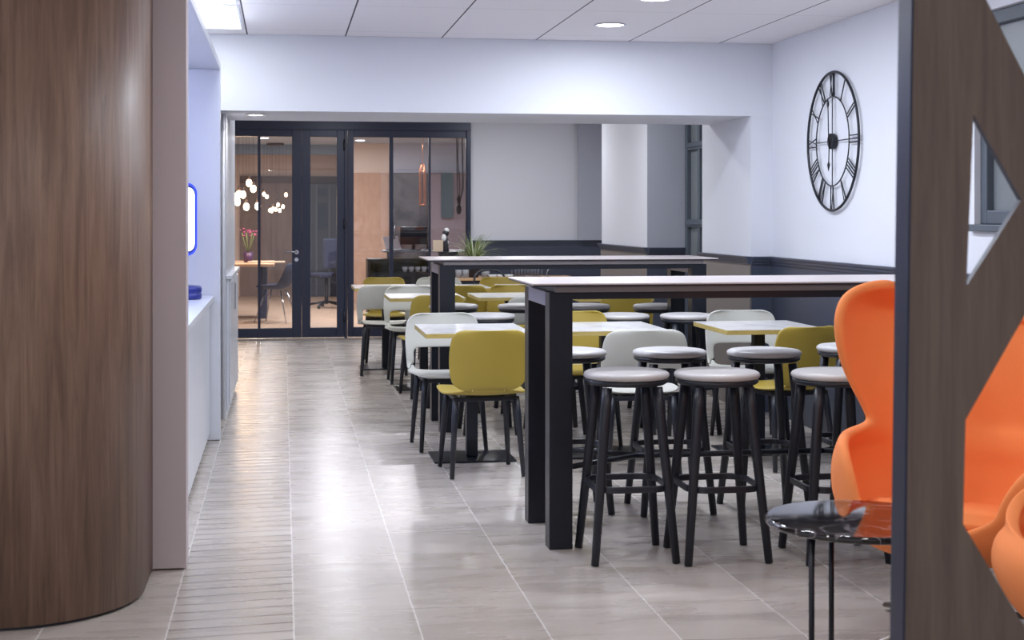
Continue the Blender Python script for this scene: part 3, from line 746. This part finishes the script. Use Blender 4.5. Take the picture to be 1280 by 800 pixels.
# ------------------------------------------------------------------ round side table
sd = thing('side_table', 'small round black marble side table with thin black legs before the orange armchair', 'side table', (1.68, 4.152, 0))
bm = bmesh.new(); lathe(bm, [(.269, .496), (.276, .499), (.278, .505), (.278, .510), (.275, .515), (.270, .517)], 64); obj('tabletop', bm, M_dmarb, sd, label if False else 0)
bm = bmesh.new(); tube(bm, [(.19*math.cos(2*PI*i/40), .19*math.sin(2*PI*i/40), .488) for i in range(40)], .0075, 8, closed=True); obj('ring', bm, M_steel, sd)
for dx, dy in ((-.205, -.15), (-.02, .18), (.2, -.05)):
    bm = bmesh.new(); tube(bm, [(dx, dy, 0), (dx, dy, .4955)], .0085, 10); obj('leg', bm, M_steel, sd)

# ------------------------------------------------------------------ lattice screen in the right foreground
SY = 2.6
ls = thing('lattice_screen', 'dark wood partition screen with angular cut-outs in a blue-black metal frame', 'screen', (1.3, SY, 0))
def sp(px, py): x, z = at(px, py, SY); return (x, z)
def ext(px0, py0, px1, py1, z):     # point on the line through two photo points at height z
    a, b = sp(px0, py0), sp(px1, py1); t = (z-a[1])/(b[1]-a[1]); return (a[0]+(b[0]-a[0])*t, z)
outer = [ext(1141, 0, 1130, 800, .0), ext(1141, 0, 1130, 800, CZ-.003), (2.0, CZ-.003), (2.0, 0)]
tri = [sp(1217, 143), sp(1277, 250), sp(1208, 358)]
up = [sp(1228, -10), sp(1290, 112), sp(1372, -10), sp(1372, -70), sp(1228, -70)]
hexa = [sp(1290, 378), sp(1207, 525), sp(1204, 655), sp(1290, 800), sp(1410, 800), sp(1410, 378)]
from mathutils.geometry import delaunay_2d_cdt
def holed(poly, holes, y0, y1, m, name, root):
    pts = [Vector(p) for p in poly]; edges = [(i, (i+1) % len(poly)) for i in range(len(poly))]; loops = [list(range(len(poly)))]
    for h in holes:
        s = len(pts); pts += [Vector(p) for p in h]; edges += [(s+i, s+(i+1) % len(h)) for i in range(len(h))]; loops.append(list(range(s, s+len(h))))
    v, e, f, *_ = delaunay_2d_cdt(pts, edges, [], 0, 1e-6)
    def inside(p, poly):
        c = False; n = len(poly)
        for i in range(n):
            a, b = poly[i], poly[i-1]
            if (a[1] > p[1]) != (b[1] > p[1]) and p[0] < (b[0]-a[0])*(p[1]-a[1])/(b[1]-a[1])+a[0]: c = not c
        return c
    bm = bmesh.new(); A = [bm.verts.new((q.x, y0, q.y)) for q in v]; B = [bm.verts.new((q.x, y1, q.y)) for q in v]
    for t in f:
        c = sum((v[i] for i in t), Vector((0, 0)))/len(t)
        if inside(c, poly) and not any(inside(c, h) for h in holes):
            bm.faces.new([A[i] for i in t]); bm.faces.new([B[i] for i in t][::-1])
    for lp in loops:
        for i in range(len(lp)):
            a, b = lp[i], lp[(i+1) % len(lp)]; bm.faces.new((A[a], A[b], B[b], B[a])).material_index = 1 if lp is not loops[0] else 0
    o = obj(name, bm, m); o.parent = root; o.location = -root.location; return o
holed(outer, [tri, up, hexa], SY, SY+.016, [M_wood2, M_frame], 'panel', ls)
l0, l1 = outer[0], outer[1]
bm = bmesh.new()
for z_, (x_, _) in ((0, l0), (1, l1)): pass
w = .004
prof = [[(l0[0]-w, 0), (l0[0], 0), (l1[0], CZ-.003), (l1[0]-w, CZ-.003)]]
prism_xz(bm, prof[0], SY-.004, SY+.055); bx(bm, 2.0, 2.04, SY-.004, SY+.055, 0, CZ-.003)
o = obj('frame_post', bm, M_frame); o.parent = ls; o.location = -ls.location

# ------------------------------------------------------------------ sideboard, plant and the things on it
sb = thing('sideboard', 'low dark sideboard with wooden top against the back wall', 'sideboard', (2.4, 16.3, 0))
pbox('top', M_twood, 1.62, 3.2, 15.95, 16.6, .69, .715, sb); pbox('body', M_black, 1.66, 3.16, 16.0, 16.58, .08, .69, sb)
for k in range(3): pbox('door', M_navy, 1.67+k*.5, 2.15+k*.5, 15.985, 15.999, .1, .67, sb)
pbox('plinth', M_black, 1.7, 3.12, 16.03, 16.55, 0, .08, sb)
px_ = ax(592, 16.2)
pl = thing('potted_grass_plant', 'spiky green and white grass plant in a dark pot on the sideboard', 'plant', (px_, 16.2, .7155))
bm = bmesh.new(); lathe(bm, [(.05, 0), (.056, .01), (.072, .11), (.076, .115), (.07, .12), (.066, .11)], 20); obj('pot', bm, M_pot, pl)
def blades(n, lmin, lmax, spread):
    bm = bmesh.new()
    for i in range(n):
        a = random.uniform(0, 2*PI); L_ = random.uniform(lmin, lmax); sp_ = random.uniform(.1, spread)
        d = Vector((math.cos(a), math.sin(a), 0)); side = Vector((-d.y, d.x, 0)); prev = None; K = 7
        for k in range(K+1):
            t = k/K; ang = sp_*1.9*t**1.3 + sp_*.3
            if k == 0: p = Vector((0, 0, .11)) + d*.02; 
            else: p = p + (d*math.sin(ang)+Vector((0, 0, 1))*math.cos(ang))*L_/K
            w_ = .0075*(1-t**2)+.0008
            cur = (bm.verts.new(p-side*w_), bm.verts.new(p+side*w_))
            if prev: bm.faces.new((prev[0], prev[1], cur[1], cur[0]))
            prev = cur
    return bm
obj('foliage', blades(70, .28, .46, 1.15), M_leaf, pl, solid=.0015)
f2 = obj('pale_foliage', blades(30, .3, .42, .8), M_leaf2, pl, solid=.0015); f2['label'] = 'cream-edged arching leaves'
zs = .7155
def small(name, prof, m, px, Y, z, label, cat, group=None, n=16):
    bm = bmesh.new(); lathe(bm, prof, n); o = obj(name, bm, m); o.location = (ax(px, Y), Y, z); return tag(o, label, cat, group)
gp = [(.028, 0), (.034, .002), (.038, .10), (.034, .10), (.03, .008)]
for i, p in enumerate((573.5, 582)): small('tumbler', gp, M_grey, p, 16.05, zs, ['grey tumbler on the sideboard beside the table leg', 'grey tumbler on the sideboard just left of the plant pot'][i], 'glass', 'tumblers on the sideboard')
small('cup', [(.03, 0), (.04, .004), (.048, .09), (.044, .09), (.036, .01)], M_grey, 607, 16.1, zs, 'pale grey cup on the sideboard right of the plant pot', 'cup')
for i, p in enumerate((616, 626, 636)):
    small('bowl', [(.02, 0), (.03, .003), (.055, .035), (.05, .035), (.025, .008)], M_porc, p, 16.02, zs, ['small white bowl on the sideboard, next to the pale cup', 'small white bowl on the sideboard, middle one of three', 'small white bowl on the sideboard, next to the wire basket'][i], 'bowl', 'white bowls on the sideboard')
x0 = ax(643, 16.2); x1 = ax(675, 16.2)
bm = bmesh.new()
for z in (.004, .1):
    tube(bm, [(x0, 16.08, zs+z), (x1, 16.08, zs+z), (x1, 16.38, zs+z), (x0, 16.38, zs+z)], .0035, 6, closed=True)
for k in range(9):
    x = lerp(x0, x1, k/8)
    for y in (16.08, 16.38): tube(bm, [(x, y, zs+.004), (x, y, zs+.1)], .0022, 6)
for k in range(1, 8): tube(bm, [(x0+(x1-x0)*k/8, 16.08, zs+.004), (x0+(x1-x0)*k/8, 16.38, zs+.004)], .002, 6)
tag(obj('wire_basket', bm, M_chrome), 'rectangular pale wire basket on the sideboard', 'basket')
bm = bmesh.new(); xq = ax(683, 16.15)
tube(bm, [(xq, 16.15, zs), (xq+.004, 16.15, zs+.05), (xq+.02, 16.15, zs+.085), (xq+.05, 16.15, zs+.095), (xq+.07, 16.15, zs+.09)], .006, 8); lathe(bm, [(.03, zs), (.03, zs+.006)], 16, (xq, 16.15))
tag(obj('napkin_holder', bm, M_chrome), 'small curved pale metal hook stand at the right end of the sideboard', 'holder')
xa, xb = ax(549, 16.3), ax(572, 16.3)
box_ = thing('crate', 'dark box on the sideboard behind the back high table leg', 'box', ((xa+xb)/2, 16.3, zs))
bm = bmesh.new(); bx(bm, -(xb-xa)/2, (xb-xa)/2, -.12, .12, 0, .27); obj('body', bm, M_pot, box_, .006)
bm = bmesh.new(); bx(bm, -(xb-xa)/2-.01, (xb-xa)/2+.03, -.13, .13, .27, .285); obj('lid', bm, M_black, box_, .003)
zc_ = zs+.2855
bm = bmesh.new(); bx(bm, -.055, .055, -.012, .012, 0, .125); o = obj('menu_card', bm, M_card, None, .002); o.location = (ax(547.5, 16.22), 16.22, zc_); tag(o, 'blank beige card holder left on the dark box lid', 'card')
bm = bmesh.new(); lathe(bm, [(.035, 0), (.04, .01), (.03, .05), (.038, .1), (.03, .14), (.014, .17)], 18); ball(bm, (.002, 0, .205), .038, 12, (1, 1, 1.1))
ft = obj('figurine', bm, M_pot); ft.location = (ax(557, 16.3), 16.3, zc_); tag(ft, 'small dark and white bust figurine beside the beige card', 'figurine')
bm = bmesh.new(); ball(bm, (-.02, -.02, .15), .028, 10, (1, .8, 1.6)); ball(bm, (.012, -.015, .10), .022, 10, (1, .8, 1.4)); ball(bm, (.01, -.004, .232), .03, 10); o = obj('white_drapery', bm, M_porc, ft)
# black bentwood chairs behind the far row
def bent(x, y, label):
    t = thing('bentwood_chair', label, 'chair', (x, y, 0), PI, 'black bentwood chairs by the sideboard')
    bm = bmesh.new(); lathe(bm, [(.17, .44), (.2, .445), (.205, .455), (.19, .465)], 28); obj('seat', bm, M_black, t)
    bm = bmesh.new(); tube(bm, smooth_path([(-.16, -.14, .45), (-.175, -.2, .62), (-.15, -.24, .77), (-.08, -.26, .82), (0, -.262, .83), (.08, -.26, .82), (.15, -.24, .77), (.175, -.2, .62), (.16, -.14, .45)], 4), .011, 8)
    tube(bm, smooth_path([(-.08, -.17, .46), (-.09, -.22, .62), (-.06, -.245, .72), (0, -.25, .75), (.06, -.245, .72), (.09, -.22, .62), (.08, -.17, .46)], 4), .008, 8); obj('backrest', bm, M_black, t)
    for sx in (-1, 1):
        for sy in (-1, 1): bm = bmesh.new(); tube(bm, [(sx*.14, sy*.14, .445), (sx*.19, sy*.19, .003)], [.015, .01], 8); obj('leg', bm, M_black, t)
bent(ax(616, 15.0), 15.0, 'black bentwood chair with arched back before the sideboard')

# ------------------------------------------------------------------ the room behind the glass
BY = 26.0
box('floor_back_room', M_tfloor, -3.2, 7.0, GY+.061, BY+.3, -.1, .0, st=True)
box('ceiling_back_room', mat('back_ceiling_paint', srgb(186, 200, 220), .7, noise=.02, nscale=1), -3.2, 7.0, GY+.13, BY+.3, 2.56, 2.66, st=True)
box('wall_back_room', M_cream, -3.2, 7.0, BY, BY+.1, 0, 2.56, st=True)
box('wall_back_room_left', M_cream, -3.2, -3.1, GY+.1, BY, 0, 2.56, st=True)
box('wall_back_room_right', M_greyp, 6.9, 7.0, GY+.1, BY, 0, 2.56, st=True)
box('wall_between_rooms', M_wall, 3.75, 7.0, GY, GY+.1, 0, 2.626, st=True)
box('wall_between_rooms_left', M_wall, -3.2, -1.25, GY, GY+.1, 0, 2.626, st=True)
XP = lambda px, Y: ax(px, Y)
box('trim_16', mat('bulkhead_blue', srgb(128, 146, 166), .6, noise=.03), -3.0, XP(470, 25), 24.6, 24.9, 2.40, 2.559, st=True)
box('trim_12', M_brown, XP(300, BY-.1), XP(386, BY-.1), BY-.06, BY-.001, 0, 2.07, st=True)
box('trim_13', mat('lintel_brown', srgb(84, 64, 62), .5, noise=.05), XP(300, BY-.1), XP(425, BY-.1), BY-.1, BY-.062, 1.95, 2.07, st=True)
box('trim_14', M_brown, XP(340, BY-.1), XP(344, BY-.1), BY-.11, BY-.062, 0, 1.95, st=True)
box('wall_stone_left', M_tanw, XP(442, 24), XP(487, 24), 24, 24.2, 0, 2.08, st=True)
box('wall_stone_dark', M_dmb2, XP(487, 23.8), XP(536, 23.8), 23.8, 24.0, 0, 2.06, st=True)
box('wall_upper_left', mat('upper_tan_paint', srgb(222, 204, 192), .7, noise=.02), XP(442, 24), XP(487, 24), 23.99, 24.19, 2.081, 2.56, st=True)
box('wall_upper_right', mat('upper_blue_paint', srgb(188, 194, 212), .7, noise=.02), XP(487.2, 23.9), XP(600, 23.9), 23.9, 24.1, 2.081, 2.56, st=True)
box('wall_curtain', mat('mauve_panel', srgb(140, 130, 140), .7, noise=.05), XP(536.5, 23.6), XP(600, 23.6), 23.6, 23.7, 0, 2.06, st=True)
box('trim_15', M_teal, XP(552, 23.5), XP(566, 23.5), 23.5, 23.59, at(560, 272, 23.5)[1], at(560, 216, 23.5)[1], st=True)
# dark glazed opening seen through the narrow door leaf
gd = thing('dark_glazed_cabinet', 'dark shelving with glass front seen through the narrow door leaf', 'cabinet', (XP(405, 25.5), 25.6, 0))
wx = (XP(423, 25.6)-XP(387, 25.6))/2
bm = bmesh.new(); bx(bm, -wx, wx, 0, .35, 0, 1.94); obj('body', bm, mat('cabinet_navy', srgb(44, 50, 66), .4), gd, .01)
bm = bmesh.new(); bx(bm, -.12, .06, -.012, -.001, 1.15, 1.6); bx(bm, -.12, .06, -.012, -.001, 1.72, 1.86); obj('glass_front', bm, M_night, gd)
bm = bmesh.new()
for x in (-wx, -.14, .08, wx-.03): bx(bm, x, x+.03, -.03, -.001, 0, 1.94)
obj('mullions', bm, M_frame2, gd, .003)
# office chair
oc = thing('office_chair', 'dark office chair with dark base seen through the narrow door leaf', 'chair', (XP(408, 22.5), 22.5, 0), .5)
bm = bmesh.new(); bx(bm, -.22, .22, -.2, .22, .46, .53); obj('seat', bm, M_denim, oc, .03, seg=3)
bm = bmesh.new(); bx(bm, -.2, .2, -.28, -.22, .6, 1.05); obj('backrest', bm, M_denim, oc, .04, seg=3)
bm = bmesh.new(); tube(bm, [(0, 0, .06), (0, 0, .46)], .03, 10)
for k in range(5): a = k*2*PI/5; tube(bm, [(0, 0, .1), (.28*math.cos(a), .28*math.sin(a), .05)], .018, 8); ball(bm, (.28*math.cos(a), .28*math.sin(a), .03), .028, 8)
tube(bm, [(0, -.1, .46), (0, -.25, .5), (0, -.27, .7)], .02, 8); obj('base', bm, M_steel, oc)
# oak table, navy chair, orchid
ot = thing('oak_dining_table', 'light oak table behind the glass door', 'table', (XP(300, 20.6), 20.6, 0))
tw = XP(343, 19.9)-ot.location.x
bm = bmesh.new(); bx(bm, -1.1, tw, -.75, .75, .715, .755); obj('tabletop', bm, M_twood, ot, .005)
for x in (-1.0, tw-.22):
    bm = bmesh.new(); bx(bm, x, x+.12, -.3, .3, .0, .714); obj('leg', bm, M_denim, ot, .006)
nc = thing('upholstered_chair', 'navy chair with thin wire legs at the oak table behind the glass door', 'chair', (XP(345, 19.6), 19.6, 0), math.radians(70))
bm = bmesh.new()
rows = []
for (y, z, w_) in [(.22, .44, .2), (.1, .445, .23), (-.08, .44, .235), (-.17, .47, .24), (-.22, .56, .24), (-.26, .7, .23), (-.28, .78, .2)]:
    rows.append([bm.verts.new((w_*c, y+(.06*c*c if z > .46 else 0), z+(.05*c*c if z < .6 else 0))) for c in (-1, -.6, -.2, .2, .6, 1)])
for A_, B_ in zip(rows, rows[1:]):
    for j in range(5): bm.faces.new((A_[j], A_[j+1], B_[j+1], B_[j])).smooth = True
obj('shell', bm, M_denim, nc, solid=.03, sub=2)
for sx in (-1, 1):
    for sy in (-1, 1): bm = bmesh.new(); tube(bm, [(sx*.1, sy*.1, .42), (sx*.22, sy*.22, .003)], .009, 8); obj('leg', bm, M_chrome, nc)
orc = thing('potted_orchid', 'pink flowering orchid in a purple pot on the oak table', 'plant', (XP(310, 20.5), 20.5, .7555))
bm = bmesh.new(); lathe(bm, [(.05, 0), (.055, .005), (.07, .14), (.064, .14), (.05, .02)], 18); obj('pot', bm, mat('purple_pot', srgb(74, 44, 84), .35), orc)
bm = bmesh.new()
for k in range(7):
    a = k*.9; tube(bm, [(0, 0, .12), (.05*math.cos(a), .05*math.sin(a), .26), (.09*math.cos(a), .09*math.sin(a), .40)], .004, 6)
obj('stem', bm, M_leaf, orc)
bm = bmesh.new()
for k in range(22):
    a = random.uniform(0, 2*PI); r = random.uniform(.02, .13); ball(bm, (r*math.cos(a), r*math.sin(a), random.uniform(.36, .46)), random.uniform(.012, .02), 6, (1, 1, .5))
obj('blossom', bm, M_pink, orc)
# tray of small things on the oak table
bm = bmesh.new(); bx(bm, -.25, .25, -.12, .12, 0, .02); tr = obj('serving_tray', bm, M_card, None, .004); tr.location = (XP(333, 20.3), 20.3, .7555); tag(tr, 'pale patterned tray on the oak table behind the glass door', 'tray')
# pendant clusters
def cluster(px, Y, n, zt, zlo, zhi, r, m, lab, pw, spread, br):
    t = thing('pendant_cluster', lab, 'pendant lamp', (ax(px, Y), Y, zt), 0)
    bm = bmesh.new(); lathe(bm, [(spread*.7, -.03), (spread*.7, 0)], 28); obj('ceiling_plate', bm, M_rope, t)
    for k in range(n):
        a = k*2.4; rr = spread*math.sqrt((k+.5)/n); x, y = rr*math.cos(a), rr*math.sin(a); z = random.uniform(zlo, zhi)-zt
        bm = bmesh.new(); tube(bm, [(x, y, -.03), (x, y, z+.07)], .0018, 6); lathe(bm, [(.018, z+.045), (.018, z+.09), (.006, z+.1)], 10, (x, y)); c = obj('cord', bm, M_rope, t)
        bm = bmesh.new(); ball(bm, (x, y, z), br, 10, (1, 1, 1.25)); obj('bulb', bm, m, c)
    l = bpy.data.lights.new('lamp', 'POINT'); l.energy = pw; l.color = C_WARM; l.shadow_soft_size = .15
    o = bpy.data.objects.new('lamp', l); COL.objects.link(o); o.parent = t; o.location = (0, 0, (zlo+zhi)/2-zt-.2)
cluster(303, 20.0, 9, 2.56, 1.30, 1.84, .3, M_bulb, 'large cluster of glowing bulb pendants over the oak table', 22, .22, .04)
cluster(344, 24.2, 10, 2.56, 1.45, 1.78, .3, M_bulb2, 'far cluster of small glowing bulb pendants behind the glass door', 5, .2, .026)
# copper wire pendant and rope strands behind the right pane
cp = thing('wire_lantern', 'slim copper wire lantern hanging behind the right-hand glass pane', 'lantern', (XP(528, 21), 21, 2.56))
bm = bmesh.new()
zl, zh = at(528, 256, 21)[1]-2.56, at(528, 205, 21)[1]-2.56
for k in range(4):
    a = k*PI/2+.4; tube(bm, [(.02*math.cos(a), .02*math.sin(a), zh), (.045*math.cos(a), .045*math.sin(a), zh-.1), (.045*math.cos(a), .045*math.sin(a), zl)], .005, 6)
tube(bm, [(0, 0, 0), (0, 0, zh)], .003, 6)
for z in (zl, zh-.1): tube(bm, [(.045*math.cos(2*PI*i/16), .045*math.sin(2*PI*i/16), z) for i in range(16)], .005, 6, closed=True)
obj('frame', bm, mat('copper', srgb(190, 120, 84), .3, .8), cp)
bm = bmesh.new(); x_ = XP(573.5, 18.0)
for k, o_ in enumerate((-.03, .0, .03, .045)):
    zb_ = at(573, 262 - 6*abs(k-1), 18)[1]
    tube(bm, smooth_path([(o_, 0, 2.56), (o_*1.2+.012*(-1)**k, 0, 2.1), (o_+.014, .01*k, 1.75), (o_*.4, 0, zb_)], 6), .006, 6)
ball(bm, (0, 0, 1.60), .03, 10, (1, 1, 1.6)); ball(bm, (0, 0, at(573, 262, 18)[1]), .035, 10, (1, .6, 1.7))
o = obj('rope_hanging', bm, M_rope); o.location = (x_, 18.0, 0); tag(o, 'dark knotted rope hanging behind the right edge of the glass', 'hanging ornament')
# reception desk behind the glass
rd = thing('reception_desk', 'dark reception desk with thin pale top behind the glass', 'desk', (XP(505, 18.3), 18.3, 0))
xL, xR = XP(460, 18.1)-rd.location.x, XP(583, 18.1)-rd.location.x
bm = bmesh.new(); bx(bm, xL, xR, -.2, .25, 0, .70); bx(bm, xL, xL+.03, -.2, .25, .7, .855); bx(bm, xL, xR, .22, .25, .7, .855); bx(bm, xL, xR, -.2, .25, .84, .865); obj('body', bm, mat('desk_navy', srgb(44, 46, 56), .4, noise=.1), rd, .003)
bm = bmesh.new(); bx(bm, XP(480, 18.1)-rd.location.x, xR, -.15, .3, .945, .965); bx(bm, xL+.25, xL+.29, 0, .1, .865, .945); bx(bm, xR-.29, xR-.25, 0, .1, .865, .945); obj('top_shelf', bm, M_grey, rd, .002)
for k in range(5):
    small('stacked_bowl', [(.018, 0), (.024, .003), (.034, .04), (.036, .065), (.032, .065), (.02, .012)], M_porc, 506+k*8, 18.2, .701, 'white bowl in the row inside the dark desk behind the glass', 'bowl', 'row of white bowls in the desk', 12)
lp = thing('laptop', 'silver laptop open on the reception desk behind the glass', 'laptop', (XP(498, 18.28), 18.28, .9655), .7)
bm = bmesh.new(); bx(bm, -.13, .13, -.09, .09, 0, .014); obj('base', bm, M_grey, lp, .003)
bm = bmesh.new(); bx(bm, -.13, .13, -.005, .005, 0, .17); q = obj('screen', bm, M_porc, lp, .003); q.location = (0, .085, .014); q.rotation_euler = (-.35, 0, 0)
mo = thing('monitor', 'black flat computer monitor on the reception desk behind the glass', 'monitor', (XP(517, 18.42), 18.42, .9655))
bm = bmesh.new(); bx(bm, -.17, .17, -.012, .012, .07, .29); obj('screen', bm, M_steel, mo, .005)
bm = bmesh.new(); bx(bm, -.09, .09, -.06, .06, 0, .012); bx(bm, -.02, .02, .013, .03, .012, .2); obj('foot', bm, M_steel, mo, .003)
dk = thing('desk_lamp', 'black desk lamp arm on the reception desk behind the glass', 'lamp', (XP(535, 18.5), 18.5, .9655))
bm = bmesh.new(); lathe(bm, [(.07, 0), (.07, .015)], 20); obj('foot', bm, M_steel, dk)
bm = bmesh.new(); tube(bm, [(0, 0, .015), (-.03, 0, .22)], .011, 8); tube(bm, [(-.03, 0, .22), (-.22, 0, .25)], .011, 8); obj('arm', bm, M_steel, dk)
bm = bmesh.new(); bx(bm, -.33, -.12, -.04, .04, .235, .262); obj('head', bm, M_steel, dk, .006)
bm = bmesh.new(); tube(bm, [(0, 0, 0), (0, -.05, 0), (0, -.05, .19), (0, 0, .19)], .010, 10); tube(bm, [(0, .0, -.004), (0, .0, .194)], .004, 6)
o = obj('pull_handle', bm, M_chrome, gl); o.location = (XP(492.5, GY)-.6, -.02, at(490, 298, GY)[1])
# back room lights
for i, (px, Y) in enumerate([(468, 19.2), (464, 20.4), (459, 21.6), (450, 23.0), (499, 19.6), (413, 19.5), (330, 22.5), (560, 20.5)]):
    t = thing('back_room_downlight', ['nearest of the row of four small downlights behind the first fixed pane', 'second nearest of the row of four small downlights behind the first fixed pane', 'third of the row of four small downlights behind the first fixed pane', 'farthest of the row of four small downlights behind the first fixed pane', 'bright small downlight seen through the middle fixed pane', 'small downlight seen through the narrow door leaf', 'small downlight seen through the left door leaf above the oak table', 'small downlight seen through the right fixed pane'][i], 'ceiling light', (ax(px, Y), Y, 2.56), 0, 'downlights behind the glass')
    bm = bmesh.new(); lathe(bm, [(.075, -.006), (.075, -.001)], 24); obj('lens', bm, M_lens, t)
    bm = bmesh.new(); lathe(bm, [(.076, -.001), (.088, -.001), (.088, -.007), (.076, -.007)], 24, cap0=False, cap1=False); obj('trim_ring', bm, M_lacq, t)
    area('lamp', (0, 0, -.015), P_INSIDE*(.3 if 440 < px < 470 else 3.2), .14, (1, .95, .92), t, disk=True)
